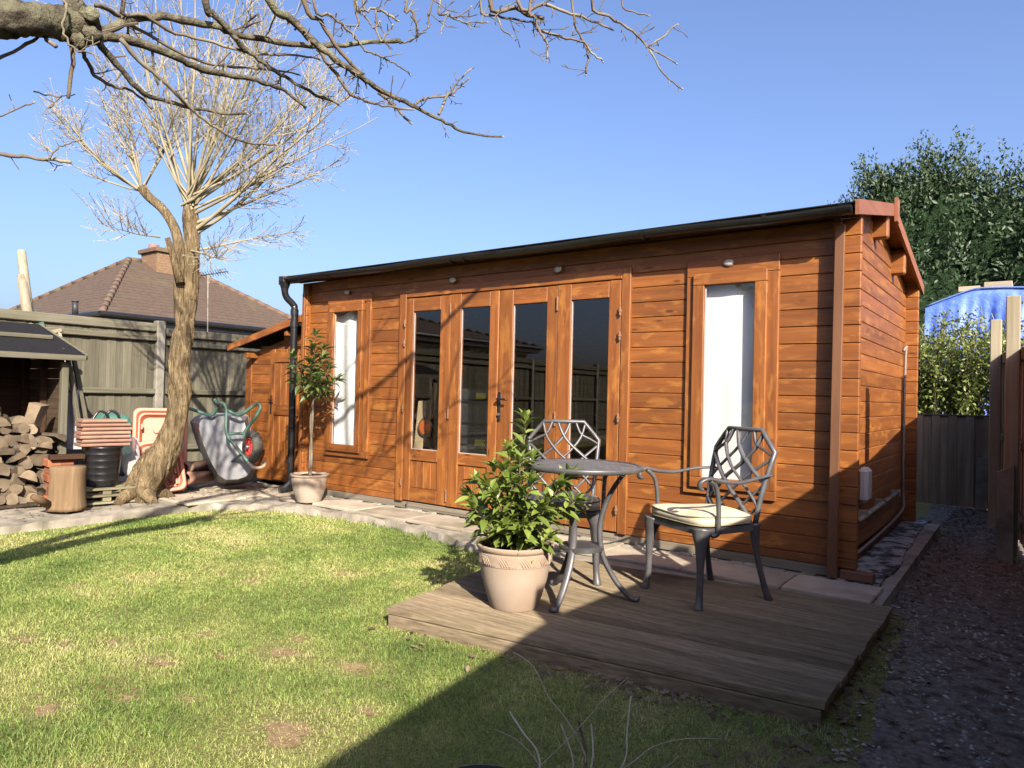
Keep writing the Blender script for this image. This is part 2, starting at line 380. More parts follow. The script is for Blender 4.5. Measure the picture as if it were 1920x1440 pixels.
# concrete patio: edge follows the lawn; paving slabs lie on it along the cabin
PED = [(-5.45, -4.2), (-5.36, -3.2), (-5.3, -2.6), (-5.27, -2.1), (-5.33, -1.4), (-5.18, -.97), (-4.85, -.68), (-4.5, -.55), (-3.9, -.47), (-3.5, -.45), (-2.9, -.53), (-2.45, -.64), (-1.6, -.68), (.30, -.48)]
ed = bez([(x, y, 0) for x, y in PED], 5)
ed = [q.lerp(ed[min(i+1, len(ed)-1)], f) for i, q in enumerate(ed) for f in ((0, .33, .66) if i < len(ed)-1 else (0,))]
ed = [Vector((q.x+.01*math.sin(i*.9)+random.uniform(-.002, .002), q.y+.012*math.sin(i*.55+1)+random.uniform(-.002, .002), 0)) for i, q in enumerate(ed)]
outer = [Vector((.27, 2.8, 0)), Vector((-8.3, 2.8, 0)), Vector((-8.3, -4.2, 0))]
top = [Vector((q.x, q.y, .074)) for q in ed+outer]; low = [Vector((q.x, q.y, -.05)) for q in ed+outer]
for q in range(len(ed)):
    top[q].z += -.012+.008*math.sin(q*.37)+.006*math.sin(q*1.1)+random.uniform(-.003, .003); low[q].x += .012; low[q].y -= .022+.008*math.sin(q*.8)
pa = MB(); n = len(top)
pa.add(top+low, [tuple(range(n))] + [(i, n+i, n+(i+1) % n, (i+1) % n) for i in range(n)])
patio = tag(fixn(pa.build('patio', M_CONC, None, (0, 0, 0))), kind='structure')
xs = [.26, -.22, -.83, -1.43, -2.05, -2.65, -3.27, -3.9, -4.52]
for i in range(len(xs)-1):
    e = MB(); x1, x0 = xs[i]-.006, xs[i+1]+.006
    yf = -.43 if x0 > -3 else -.40
    e.cbox(x0, x1, yf + random.uniform(-.015, .01), -.055, .06, .088+random.uniform(-.003, .004), .006)
    e.build('paving_slab', M_SLAB, patio)
for (x0, x1, y0, y1) in ((-5.3, -4.55, -.42, -.02), (-5.95, -5.32, -.55, .02), (-5.9, -5.25, -1.2, -.6), (-6.6, -6.0, -.6, .0)):
    MB().cbox(x0, x1, y0, y1, .06, .084+random.uniform(-.003, .004), .006).build('paving_slab', M_SLAB, patio)
# rough mortar edge between slabs and cabin, and the strip beside the side wall
e = MB()
for k in range(60):
    x = -5.2+5.25*k/60; e.cbox(x, x+.09, -.055+random.uniform(-.012, .004), -.004, .06, .091+random.uniform(-.006, .009), .008)
tag(e.build('mortar_edge', M_CONC, patio), kind='stuff')
def footmat():
    m, t, b = nodes('mossy_footing'); tc = t.nodes.new('ShaderNodeTexCoord'); v = tc.outputs['Object']
    c = ramp(t, [(.35, (.20, .19, .18)), (.7, (.32, .31, .30))], noise(t, v, 9, 5))
    c = mixc(t, c, (.025, .027, .022), ramp(t, [(.47, (0, 0, 0)), (.55, (1, 1, 1))], noise(t, v, 5.5, 6, .7)))
    c = mixc(t, c, (.75, .75, .76), ramp(t, [(.64, (0, 0, 0)), (.68, (1, 1, 1))], noise(t, v, 3.1, 6, .75)))
    t.links.new(c, b.inputs['Base Color']); b.inputs['Roughness'].default_value = .9
    bump(t, b, noise(t, v, 50, 5), .6, .008); return m
e = MB(); q = [(.0, -.47), (.30, -.47)]
fo = [Vector((-.02, -.05, 0))] + [Vector((.1, -.12, 0))] + jag((.25, -.3, 0), (.21, 1.2, 0), 8, .02) + jag((.2, 1.3, 0), (.17, 3.0, 0), 8, .02) + [Vector((-.02, 3.0, 0))]
e.prism([Vector((v.x, v.y, .0)) for v in fo], (0, 0, .086))
tag(fixn(e.build('footing', footmat(), None, (0, 0, 0))), kind='structure')

# ------------------------------------------------------------------ the log cabin
cabin = thing('log_cabin', (-2.6, 1.3, .09), 'orange-brown stained timber log cabin with folding glazed doors', 'cabin')
PB = .1086
L = [1.9447-PB*k for k in range(-3, 17)]           # board joints from 2.27 down to .207
rows = [(L[i+1], L[i]) for i in range(len(L)-1)] + [(.150, L[-1])]
OPEN = [(-4.82, -4.18, .50, 2.10), (-3.79, -1.42, .15, 2.10), (-.99, -.37, .51, 2.095)]
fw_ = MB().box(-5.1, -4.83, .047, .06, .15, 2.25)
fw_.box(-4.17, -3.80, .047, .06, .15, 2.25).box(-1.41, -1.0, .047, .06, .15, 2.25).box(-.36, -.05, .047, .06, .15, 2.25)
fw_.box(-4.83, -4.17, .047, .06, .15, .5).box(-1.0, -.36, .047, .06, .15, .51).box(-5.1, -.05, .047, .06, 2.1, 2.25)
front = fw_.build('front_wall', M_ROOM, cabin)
for z0, z1 in rows:
    cuts = [o for o in OPEN if min(z1, o[3])-max(z0, o[2]) > .55*(z1-z0)]
    x = -5.27; segs = []
    for o in cuts: segs.append((x, o[0]+.012)); x = o[1]-.012
    segs.append((x, .1))
    for x0, x1 in segs:
        dy = random.uniform(-.0012, .0012)
        MB().cbox(x0, x1, dy, .045, z0+.0009, z1-.0009, .0052).build('wall_board', M_CX, front)
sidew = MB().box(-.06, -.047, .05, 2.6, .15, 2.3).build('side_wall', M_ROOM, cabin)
RIDGE_Y, RIDGE_Z, EAVE_Y, EAVE_Z, BACK_Y, BACK_Z = 1.08, 2.585, -.20, 2.315, 2.76, 2.225
def roofz(y): return RIDGE_Z-(RIDGE_Y-y)*(RIDGE_Z-EAVE_Z)/(RIDGE_Y-EAVE_Y) if y < RIDGE_Y else RIDGE_Z-(y-RIDGE_Y)*(RIDGE_Z-BACK_Z)/(BACK_Y-RIDGE_Y)
SL = [2.243-PB*k for k in range(-4, 20)]
for i in range(len(SL)-1):
    z1, z0 = SL[i]-.0006, SL[i+1]+.0006
    if z0 < .16: z0 = .15
    if z1 < .17: continue
    # gable rows are cut to the roof slope
    y0, y1 = -.05, 2.70
    zt = z1+.06
    if roofz(y0) < zt: y0 = max(y0, RIDGE_Y-(RIDGE_Z-zt)*(RIDGE_Y-EAVE_Y)/(RIDGE_Z-EAVE_Z))
    if roofz(y1) < zt: y1 = min(y1, RIDGE_Y+(RIDGE_Z-zt)*(BACK_Y-RIDGE_Y)/(RIDGE_Z-BACK_Z))
    if y1-y0 < .2: continue
    MB().cbox(-.045, random.uniform(-.001, .001), y0, y1, z0, z1, .0055).build('wall_board', M_CY, sidew)
g = MB(); pts = [(-.05, y, roofz(y)-.055) for y in (-.06, RIDGE_Y, 2.7)]
g.prism([(-.046, -.04, 2.1)] + [(-.046, y, roofz(y)-.05) for y in (-.04, RIDGE_Y, 2.66)] + [(-.046, 2.66, 2.1)], (.04, 0, 0))
fixn(g.build('gable_panel', M_CY, sidew))
leftw = MB().box(-5.17, -5.125, -.05, 2.7, .15, 2.24).build('left_wall', M_CY, cabin)
for z0, z1 in [(SL[i+1], SL[i]) for i in range(4, len(SL)-1) if SL[i+1] > .14]:
    MB().cbox(-5.175, -5.122, -.055, -.002, z0+.0006, z1-.0006, .0055).build('log_end', M_CX, leftw)
backw = MB().box(-5.27, -.05, 2.605, 2.645, .15, 2.24).build('back_wall', M_CX, cabin)
for z0, z1 in rows[:]:
    MB().cbox(-.048, .1, 2.59, 2.635, z0-.05, z1-.051, .0055).build('log_end', M_CX, backw)
# corner cover board, slightly leaning, nailed over the log ends
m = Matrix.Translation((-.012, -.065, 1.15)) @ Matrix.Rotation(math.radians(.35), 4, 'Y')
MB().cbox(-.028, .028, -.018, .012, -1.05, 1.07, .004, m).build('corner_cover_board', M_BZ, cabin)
m = Matrix.Translation((-5.15, -.067, 1.15))
MB().cbox(-.02, .02, -.01, .010, -1.05, 1.0, .004, m).build('corner_cover_board', M_CZ, cabin)
# grey base timbers
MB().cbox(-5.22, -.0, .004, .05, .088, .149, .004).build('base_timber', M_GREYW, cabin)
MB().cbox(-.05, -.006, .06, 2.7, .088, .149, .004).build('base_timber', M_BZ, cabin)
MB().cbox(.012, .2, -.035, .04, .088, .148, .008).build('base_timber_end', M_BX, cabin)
# room: floor, ceiling, dark lining
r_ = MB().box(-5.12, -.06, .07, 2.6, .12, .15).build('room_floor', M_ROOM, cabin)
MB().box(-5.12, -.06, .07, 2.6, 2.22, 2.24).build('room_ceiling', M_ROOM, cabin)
# roof slopes of felt on boards
def slope(y0, y1, off, th, x0=-5.38, x1=.10):
    z0, z1 = roofz(y0)+off, roofz(y1)+off
    return MB().add([(x0, y0, z0), (x1, y0, z0), (x1, y1, z1), (x0, y1, z1), (x0, y0, z0-th), (x1, y0, z0-th), (x1, y1, z1-th), (x0, y1, z1-th)],
                    [(0, 1, 2, 3), (7, 6, 5, 4), (0, 4, 5, 1), (1, 5, 6, 2), (2, 6, 7, 3), (3, 7, 4, 0)])
rf = slope(-.15, RIDGE_Y, -.004, .02); rf2 = slope(RIDGE_Y, 2.74, -.004, .02); rf.add(rf2.v, rf2.f)
roof = rf.build('roof', M_CX, cabin)
ft = slope(-.175, RIDGE_Y, .004, .006, -5.4, .112); f2 = slope(RIDGE_Y, 2.76, .004, .006, -5.4, .112); ft.add(f2.v, f2.f)
ft.build('roofing_felt', M_FELT, roof)
MB().cbox(-5.38, .098, -.15, -.13, 2.255, 2.318, .003).build('fascia_board', M_DARKW, roof)
MB().box(-5.3, .09, -.129, .0, 2.272, 2.283).build('soffit', M_DARKW, roof)
def barge(x0, x1, m):
    for ya, yb in ((EAVE_Y, RIDGE_Y), (RIDGE_Y, BACK_Y)):
        za, zb = roofz(ya)+.012, roofz(yb)+.012; h = .088
        fixn(MB().prism([(x0, ya, za), (x0, yb, zb), (x0, yb, zb-h), (x0, ya, za-h)], (x1-x0, 0, 0)).build('barge_board', m, roof))
barge(.1005, .122, M_BARGE); barge(-5.41, -5.39, M_BARGE)
fixn(MB().prism([(.123, RIDGE_Y-.05, RIDGE_Z+.045), (.123, RIDGE_Y+.05, RIDGE_Z+.045), (.123, RIDGE_Y+.045, RIDGE_Z-.125), (.123, RIDGE_Y-.045, RIDGE_Z-.125)], (.02, 0, 0)).build('ridge_cover', M_BARGE, roof))
for y in (RIDGE_Y-.10, 1.80):
    MB().cbox(-.1, .098, y-.035, y+.035, roofz(y)-.235, roofz(y)-.03, .012).build('purlin', M_CX, roof)
MB().cbox(-.001, .008, 1.0, 1.04, 2.30, 2.37, .002).build('vent', M_PLANK, cabin)
# gutter
def gutter_prof(x):
    return [Vector((x, -.20+.048*math.cos(a)*1.0, 2.292+.048*math.sin(a))) for a in np.linspace(math.pi, 2*math.pi, 11)]
gm = MB(); gx = np.linspace(-5.33, .085, 12); pr = []
for k, x in enumerate(gx):
    sag = .008*math.sin(k*1.7)
    pr += [v+Vector((0, 0, sag)) for v in gutter_prof(x)]
    pr += [Vector((x, -.2+.045*math.cos(a), 2.292+sag+.045*math.sin(a))) for a in np.linspace(2*math.pi, math.pi, 11)]
nn = 22
gm.add(pr, [(i*nn+j, (i+1)*nn+j, (i+1)*nn+(j+1) % nn, i*nn+(j+1) % nn) for i in range(11) for j in range(nn)])
for x in (gx[0], gx[-1]): gm.add(gutter_prof(x), [tuple(range(11))])
gut = fixn(gm.build('gutter', M_BLACK, roof, smooth=False))
for x in (-4.6, -3.72, -3.02, -2.88, -2.2, -1.25, -.42, .02):
    b_ = MB(); ring = []
    for a in np.linspace(math.pi*1.0, 2*math.pi, 9):
        ring.append(Vector((x, -.2+.053*math.cos(a), 2.294+.053*math.sin(a))))
    b_.add(ring+[p_+Vector((.028, 0, 0)) for p_ in ring], [(i, i+1, 10+i, 9+i) for i in range(8)])
    b_.add([(x, -.148, 2.30), (x+.028, -.148, 2.30), (x+.028, -.148, 2.24), (x, -.148, 2.24)], [(0, 1, 2, 3)])
    b_.build('gutter_bracket', M_BLACK, gut)
# downpipe with swan neck
dp = bez([(-5.30, -.20, 2.26), (-5.30, -.20, 2.17), (-5.295, -.175, 2.10), (-5.27, -.11, 2.03), (-5.262, -.10, 1.96), (-5.262, -.10, 1.5), (-5.255, -.10, .9), (-5.25, -.10, .25)], 5)
pipe = MB().tube(dp, .034, 12).build('downpipe', M_BLACK, cabin, smooth=True)
MB().lathe([(.0, .12), (.062, .12), (.062, .07), (.038, .0), (.036, -.02)], 14, (-5.30, -.20, 2.19)).build('hopper', M_BLACK, pipe)
for z in (1.955, 1.83, .42): MB().lathe([(.033, -.03), (.041, -.03), (.041, .03), (.033, .03)], 14, (-5.262, -.10, z)).build('pipe_collar', M_BLACK, pipe)
MB().tube(bez([(-5.25, -.10, .27), (-5.25, -.10, .19), (-5.26, -.15, .13), (-5.28, -.21, .11)], 4), .041, 10).build('pipe_shoe', M_BLACK, pipe)
MB().cbox(-5.31, -5.20, -.07, -.045, 1.815, 1.84, .003).build('pipe_clip', M_BLACK, pipe)

# ---- windows
def frame_boards(parent, x0, x1, z0, z1, w, y0, y1, name, wb=None, wt=None):
    wb = wb or w; wt = wt or w
    MB().cbox(x0, x0+w, y0, y1, z0+wb+.0008, z1-wt-.0008, .004).build(name, M_CZ, parent)
    MB().cbox(x1-w, x1, y0, y1, z0+wb+.0008, z1-wt-.0008, .004).build(name, M_CZ, parent)
    MB().cbox(x0, x1, y0, y1, z1-wt, z1, .004).build(name, M_CX, parent)
    MB().cbox(x0, x1, y0, y1, z0, z0+wb, .004).build(name, M_CX, parent)
def window(x0, x1, z0, z1, c0, c1, cz0, cz1, g0, g1, gz0, gz1, lab):
    r = MB().box(x0+.06, x0+.07, .01, .04, z0+.07, z1-.07).build('window', M_CZ, cabin); r['label'] = lab
    frame_boards(r, x0, x1, z0, z1, max(c0-x0, .05)+.02, -.026, .012, 'window_frame', wb=cz0-z0+.015, wt=z1-cz1+.015)
    frame_boards(r, c0, c1, cz0, cz1, g0-c0, -.050, -.004, 'casement_frame', wb=gz0-cz0, wt=cz1-gz1)
    MB().box(g0-.01, g1+.01, -.022, -.018, gz0-.01, gz1+.01).build('pane', M_GLASS, r)
    for (a0, a1, b0, b1) in ((g0-.006, g0+.008, gz0, gz1), (g1-.006, g1+.005, gz0, gz1)):
        MB().box(a0, a1, -.026, -.0225, b0, b1).build('glazing_bead', M_WPLAST, r)
    return r
window(-4.82, -4.18, .50, 2.10, -4.765, -4.275, .55, 2.03, -4.70, -4.344, .62, 1.93, 'narrow window with white curtain left of the doors')
window(-.99, -.37, .51, 2.095, -.936, -.44, .555, 2.0, -.857, -.499, .625, 1.92, 'narrow window with white blind near the corner')
# curtain and blind hang inside, each a thing of its own
c = MB().grid(lambda u, v: Vector((-4.98+.68*u, .045+.018*math.sin(u*15+v*1.3)+.012*math.sin(u*5+3*v), .58+1.34*v-.02*math.sin(u*6)*v**4)), 40, 12)
tag(c.build('curtain', M_WHITE, None, smooth=True), 'white wavy curtain inside the narrow window behind the small potted tree', 'curtain')
c = MB().grid(lambda u, v: Vector((-1.05+.72*u, .030+.003*math.sin(u*19+v)+.004*math.sin(u*7+2*v), .57+1.5*v)), 30, 6)
tag(c.build('blind', M_WHITE, None, smooth=True), 'plain white blind inside the narrow window behind the right chair', 'blind')

# ---- folding doors
dw = MB().cbox(-3.79, -3.705, -.026, .02, .155, 2.098, .004).build('door_frame', M_CZ, cabin)
MB().cbox(-1.492, -1.42, -.026, .02, .155, 2.098, .004).build('frame_post', M_CZ, dw)
MB().cbox(-3.704, -1.493, -.024, .02, 2.018, 2.098, .004).build('frame_head', M_CX, dw)
MB().cbox(-3.704, -1.493, .0, .05, .11, .152, .004).build('threshold', M_GREYW, dw)
LE = [-3.700, -3.160, -2.627, -2.050, -1.497]
GL = [(-3.619, -3.285), (-3.043, -2.723), (-2.487, -2.154), (-1.927, -1.598)]
ORD = ['leftmost', 'second', 'third', 'rightmost']
for k in range(4):
    a, b = LE[k]+.002, LE[k+1]-.002; g0, g1 = GL[k]; yf = -.014-.006*(k % 2); yb = yf+.044
    d = MB().cbox(a, g0, yf, yb, .165, 2.012, .004).build('door', M_CZ, cabin)
    d['label'] = ORD[k]+' of the four folding glazed doors'
    MB().cbox(g1, b, yf, yb, .165, 2.012, .004).build('stile', M_CZ, d)
    MB().cbox(g0+.0005, g1-.0005, yf+.001, yb, 1.887, 2.010, .004).build('rail', M_CX, d)
    MB().cbox(g0+.0005, g1-.0005, yf+.001, yb, .535, .637, .004).build('rail', M_CX, d)
    MB().cbox(g0+.0005, g1-.0005, yf+.001, yb, .165, .285, .004).build('rail', M_CX, d)
    nb = 4; w = (g1-g0)/nb
    for j in range(nb):
        MB().cbox(g0+w*j+.0008, g0+w*(j+1)-.0008, yf+.014, yb-.01, .287, .533, .004).build('panel_board', M_CZ, d)
    MB().box(g0-.008, g1+.008, yf+.020, yf+.024, .63, 1.893).build('pane', M_GLASS, d)
    MB().box(g0, g0+.006, yf+.014, yf+.0195, .638, 1.886).build('glazing_bead', M_WPLAST, d)
    MB().box(g0+.006, g1, yf+.015, yf+.0195, .637, .642).build('glazing_bead', M_WPLAST, d)
for xh, zs in ((-3.160, (1.88, .98, .26)), (-2.050, (1.87, .97, .26))):
    for z in zs: MB().lathe([(0, -.055), (.008, -.055), (.008, .055), (0, .055)], 8, (xh, -.026, z)).build('hinge', M_BRASS, dw)
for xh in (-3.703, -1.494):
    for z in (1.78, 1.60, 1.0, .33):
        h = MB().lathe([(0, -.03), (.009, -.03), (.009, -.006), (.014, -.006), (.014, .006), (.009, .006), (.008, .03), (0, .036)], 8, (xh, -.038, z)).build('hinge', M_BRASS, dw)
# handle
hx = -2.600
hp = MB().cbox(hx-.016, hx+.016, -.028, -.018, .93, 1.17, .004).build('door_handle', M_BLACK, cabin)
MB().tube(bez([(hx, -.026, 1.11), (hx, -.055, 1.11), (hx+.02, -.066, 1.113), (hx+.11, -.068, 1.108)], 4), [.009]*12+[.008], 8).build('lever', M_BLACK, hp, smooth=True)
MB().lathe([(0, 0), (.012, 0), (.012, .01), (0, .012)], 10, (hx, -.027, .985), (0, -1, 0)).build('lock_cylinder', M_STEEL, hp)
MB().lathe([(0, 0), (.006, 0), (.006, .05), (.012, .05), (.012, .058), (0, .058)], 8, (-3.62, -.03, .10)).build('floor_bolt', M_STEEL, cabin)
# small round lights under the eaves
for i, (px, x, z, who) in enumerate(((650, -4.53, 2.12, 'above the small potted tree window'), (845, -3.14, 2.135, 'above the left pair of doors'), (1050, -2.05, 2.135, 'above the right pair of doors'), (1373, -.70, 2.06, 'above the window behind the right chair'))):
    yy = -.028
    lm = MB().lathe([(0, .016), (.02, .015), (.034, .009), (.039, 0)], 16, (x, yy, z), (0, -1, 0))
    for v_ in lm.v: v_.z = z+(v_.z-z)*.62
    t_ = lm.build('wall_light', pm('lamp_glass', (.45, .42, .39), (.55, .52, .48), 8, None, .6, .1), None, smooth=True)
    tag(t_, 'small round unlit wall light '+who, 'wall light', 'lights under the eaves')
    lm = MB().lathe([(.037, -.004), (.044, -.004), (.044, .003), (.037, .005)], 16, (x, yy, z), (0, -1, 0))
    for v_ in lm.v: v_.z = z+(v_.z-z)*.62
    lm.build('rim', M_BZ, t_)
# ---- fittings on the side wall
t_ = tag(MB().cbox(.002, .07, .50, .66, .49, .72, .022).build('socket_box', M_WPLAST, None), 'white outdoor socket box on the shaded side wall near the corner', 'socket box')
p_ = tag(MB().tube([(.05, .35, .40), (.05, 1.2, .415), (.05, 2.0, .43)], .016, 8).build('pipe', M_CPOST, None, smooth=True), 'grey horizontal pipe clipped low along the cabin side wall', 'pipe')
for y in (.5, 1.2, 1.9): MB().cbox(.0, .072, y-.012, y+.012, .395, .445, .003).build('pipe_clip', M_CPOST, p_)
cb = bez([(.012, 2.40, 1.62), (.03, 2.45, 1.66), (.02, 2.47, 1.60), (.014, 2.47, 1.2), (.014, 2.46, .6), (.016, 2.48, .35), (.03, 2.38, .24), (.02, 1.9, .19), (.02, 1.0, .17), (.02, .3, .165)], 6)
t_ = tag(MB().tube(cb, .011, 6).build('cable', pm('cable_sleeve', (.25, .2, .17), (.36, .3, .26), 20, None, .6, 0), None, smooth=True), 'loose cable running down the back end of the cabin side wall', 'cable')
# ---- things kept inside the cabin, seen through the doors
m = Matrix.Translation((-3.985, .36, .16)) @ Matrix.Rotation(math.radians(-4), 4, 'Y') @ Matrix.Rotation(math.radians(-10), 4, 'X')
tag(MB().cbox(0, .11, 0, .02, 0, .92, .003, m).build('plank', M_PLANK, None), 'pale plank leaning inside the leftmost door pane', 'plank')
sw = thing('trimmer', (-3.87, .5, .15), 'orange-guarded garden trimmer standing inside the leftmost door', 'trimmer')
MB().tube([(-3.86, .55, .16), (-3.86, .5, 1.3)], .013, 8).build('shaft', M_BRASS, sw, smooth=True)
MB().lathe([(0, 0), (.05, 0), (.075, .01), (.075, .02), (0, .03)], 20, (-3.87, .46, .81), (.1, -1, .1)).build('guard', M_ORANGE, sw)
MB().lathe([(.075, .005), (.098, .005), (.098, .012), (.075, .012)], 24, (-3.87, .462, .81), (.1, -1, .1)).build('blade', M_STEEL, sw)
MB().bar((-3.84, .5, .9), (-3.80, .5, 1.25), .05, .02).build('paddle', M_PLANK, sw)
bx = thing('toolbox_stack', (-3.16, .55, .15), 'stack of dark plastic toolboxes with yellow clasps behind the second door', 'toolboxes')
for k, (z0, z1) in enumerate(((.152, .66), (.662, .86), (.862, 1.06), (1.062, 1.20))):
    b_ = MB().cbox(-3.44, -2.98, .42, .78, z0, z1-.004, .02).build('box', M_DGREY, bx)
for z in (1.13, .70, .4):
    MB().cbox(-3.20, -3.09, .395, .42, z-.03, z+.03, .006).build('clasp', M_YEL, bx)
MB().tube(bez([(-3.37, .33, .2), (-3.37, .33, 1.0), (-3.40, .33, 1.12), (-3.46, .33, 1.16), (-3.54, .33, 1.14)], 5), .018, 8).build('trolley_handle', M_STEEL, bx, smooth=True)
tag(MB().cbox(-4.1, -1.1, 2.1, 2.5, .9, .94, .004).build('workbench', M_ROOM, None), 'dim workbench along the back of the cabin room', 'workbench')

# ---- lean-to shed at the far end
shed = thing('lean_to_shed', (-5.9, .6, .09), 'small orange-brown lean-to shed beside the black downpipe', 'shed')
sx0, sx1, sy = -6.48, -5.30, .16
swl = MB().box(sx0+.03, sx1, sy+.03, 1.4, .12, 1.52).build('wall', M_CX, shed)
MB().prism([(sx0+.03, sy+.03, 1.5), (sx1, sy+.03, 1.5), (sx1, sy+.03, 1.83), (sx0+.03, sy+.03, 1.56)], (0, .03, 0)).build('gable', M_CX, swl)
zz = .12
while zz < 1.78:
    ztop = min(zz+PB, 1.85)
    xr = -6.035
    x0_ = sx0 if zz < 1.47 else sx0+(zz-1.47)/.25*1.0
    if zz < 1.62 and x0_ < xr-.05: MB().cbox(x0_, xr, sy, sy+.028, zz+.0006, ztop-.0006, .005).build('wall_board', M_CX, swl)
    if zz > 1.50: MB().cbox(max(x0_, xr+.002), sx1, sy, sy+.028, zz+.0006, ztop-.0006, .005).build('wall_board', M_CX, swl)
    zz += PB
MB().cbox(sx0-.012, sx0+.1, sy-.012, sy+.03, .12, 1.50, .004).build('corner_board', M_CZ, swl)
sd = MB().cbox(-6.03, -5.93, sy-.012, sy+.03, .125, 1.60, .004).build('door', M_CZ, shed)
for j in range(4): MB().cbox(-5.928+j*.105, -5.928+(j+1)*.105-.002, sy-.006, sy+.03, .126, 1.60, .004).build('door_board', M_CZ, sd)
MB().cbox(-5.93, -5.50, sy-.020, sy-.007, .86, .98, .004).build('ledge', M_CX, sd)
MB().cbox(-5.93, -5.50, sy-.020, sy-.007, .14, .27, .004).build('ledge', M_CX, sd)
MB().cbox(-5.93, -5.50, sy-.020, sy-.007, 1.45, 1.56, .004).build('ledge', M_CX, sd)
hs = MB().cbox(-5.99, -5.965, sy-.022, sy-.013, .87, 1.08, .004).build('handle', M_BLACK, sd)
MB().tube([(-5.978, sy-.02, 1.03), (-5.978, sy-.05, 1.03), (-5.90, sy-.055, 1.03)], .008, 8).build('lever', M_BLACK, sd, smooth=True)
fixn(MB().prism([(sx0-.14, -.02, 1.585), (sx1+.02, -.02, 1.865), (sx1+.02, -.02, 1.94), (sx0-.14, -.02, 1.655)], (0, .025, 0)).build('roof_edge_board', M_CX, shed))
fixn(MB().prism([(sx0-.13, .006, 1.63), (sx1+.02, .006, 1.91), (sx1+.02, .006, 1.945), (sx0-.13, .006, 1.66)], (0, 1.5, 0)).build('roof', M_FELT, shed))
MB().cbox(-5.6, -5.55, .02, sy-.001, 1.73, 1.79, .004).build('rafter_end', M_CX, shed)
MB().cbox(sx0+.14, sx0+.2, .02, sy-.001, 1.50, 1.56, .004).build('rafter_end', M_CX, shed)

# ------------------------------------------------------------------ left garden fence (x = -8.4)
fl = thing('fence', (-8.4, -4, 0), 'weathered grey-green board fence with concrete posts along the left boundary', 'fence')
bays = [(-14.6, -11.75, 2.0), (-11.65, -8.75, 1.98), (-8.65, -5.75, 2.02), (-5.65, -2.75, 2.0), (-2.65, .03, 2.0), (.17, 3.1, 1.95)]
for (y0, y1, zt) in bays:
    n = int((y1-y0)/.098); w = (y1-y0)/n
    for i in range(n):
        m = Matrix.Translation((-8.42+random.uniform(-.003, .003), y0+w*(i+.5), .1))
        MB().cbox(-.009+.007*(i % 2), .009+.007*(i % 2), -w/2+.002-.006*(i % 2), w/2-.002+.006*(i % 2), 0, zt-.13+random.uniform(-.006, .006), .003, m).build('fence_board', M_FZ, fl)
    for z in (.33, 1.08, zt-.22):
        MB().cbox(-8.405, -8.35, y0, y1, z-.035, z+.035, .01).build('rail', M_FY, fl)
    MB().cbox(-8.46, -8.365, y0-.01, y1+.01, zt-.13, zt-.02, .01).build('capping_rail', M_FY, fl)
    MB().cbox(-8.44, -8.40, y0, y1, .0, .11, .006).build('gravel_board', M_CPOST, fl)
    MB().cbox(-8.48, -8.35, y1+.0, y1+.115, 0, zt+.02, .014).build('post', M_CPOST, fl)
# ------------------------------------------------------------------ right-hand fence: panels with their top line at about 1.5-1.9 m, posts standing higher
fr_ = thing('fence', (1.1, -1, 0), 'brown board fence with tall pale posts along the dark path', 'fence')
def fx(y): return 1.07-.10*y
def ftop(y): return .76*(fx(y)-np.interp(y, [-5.5, -4.8, -4.3, -3.9, -3.4, -2.5, -1.5, 0], [-.70, -.80, -.95, -1.02, -.99, -.96, -.93, -.93])) if y < 0 else 1.52+.04*y
ys = [-10.4, -8.6, -6.9, -5.2, -3.45, -1.65, .12, 1.86, 3.55]
for i, y0 in enumerate(ys):
    y1 = ys[i+1] if i+1 < len(ys) else 4.72
    a = Vector((fx(y0), y0, 0)); b = Vector((fx(y1), y1, 0)); d = (b-a); Ln = d.length; dx = d.normalized(); nx = Vector((dx.y, -dx.x, 0))
    n = max(1, int(Ln/.105)); w = Ln/n
    for k in range(n):
        p0 = a+dx*(w*(k+.5)); ang = math.atan2(dx.y, dx.x)
        m = Matrix.Translation((p0.x, p0.y, .03)) @ Matrix.Rotation(ang, 4, 'Z') @ Matrix.Translation((0, -.05-.012*(k % 2), 0))
        MB().cbox(-w/2-.008, w/2+.008, -.006, .006, 0, ftop(p0.y)-.06, .002, m).build('fence_board', M_RZ, fr_)
    for z in (.25, .85):
        MB().bar(a+Vector((0, 0, z))+nx*.012, b+Vector((0, 0, z))+nx*.012, .05, .07, .01).build('rail', M_RY, fr_)
    MB().bar(a+nx*.0+Vector((0, 0, ftop(y0)-.05)), b+nx*.0+Vector((0, 0, ftop(y1)-.05)), .06, .1, .01).build('rail', M_RY, fr_)
    if i == len(ys)-1: pass
    px_, py_ = fx(y0)-.075, y0
    if y0 > -4: MB().cbox(px_-.045, px_+.045, py_-.05, py_+.05, 0, 1.98 if y0 > 0 else ftop(y0)+.12, .006).build('post', M_POST, fr_)
    if y0 > 1 and y0 < 3:
        fixn(MB().prism([(px_-.085, py_-.13, 0), (px_+.02, py_-.13, 0), (px_+.02, py_-.13, .72), (px_-.085, py_-.13, .66)], (0, .075, 0)).build('concrete_spur', M_CPOST, fr_))
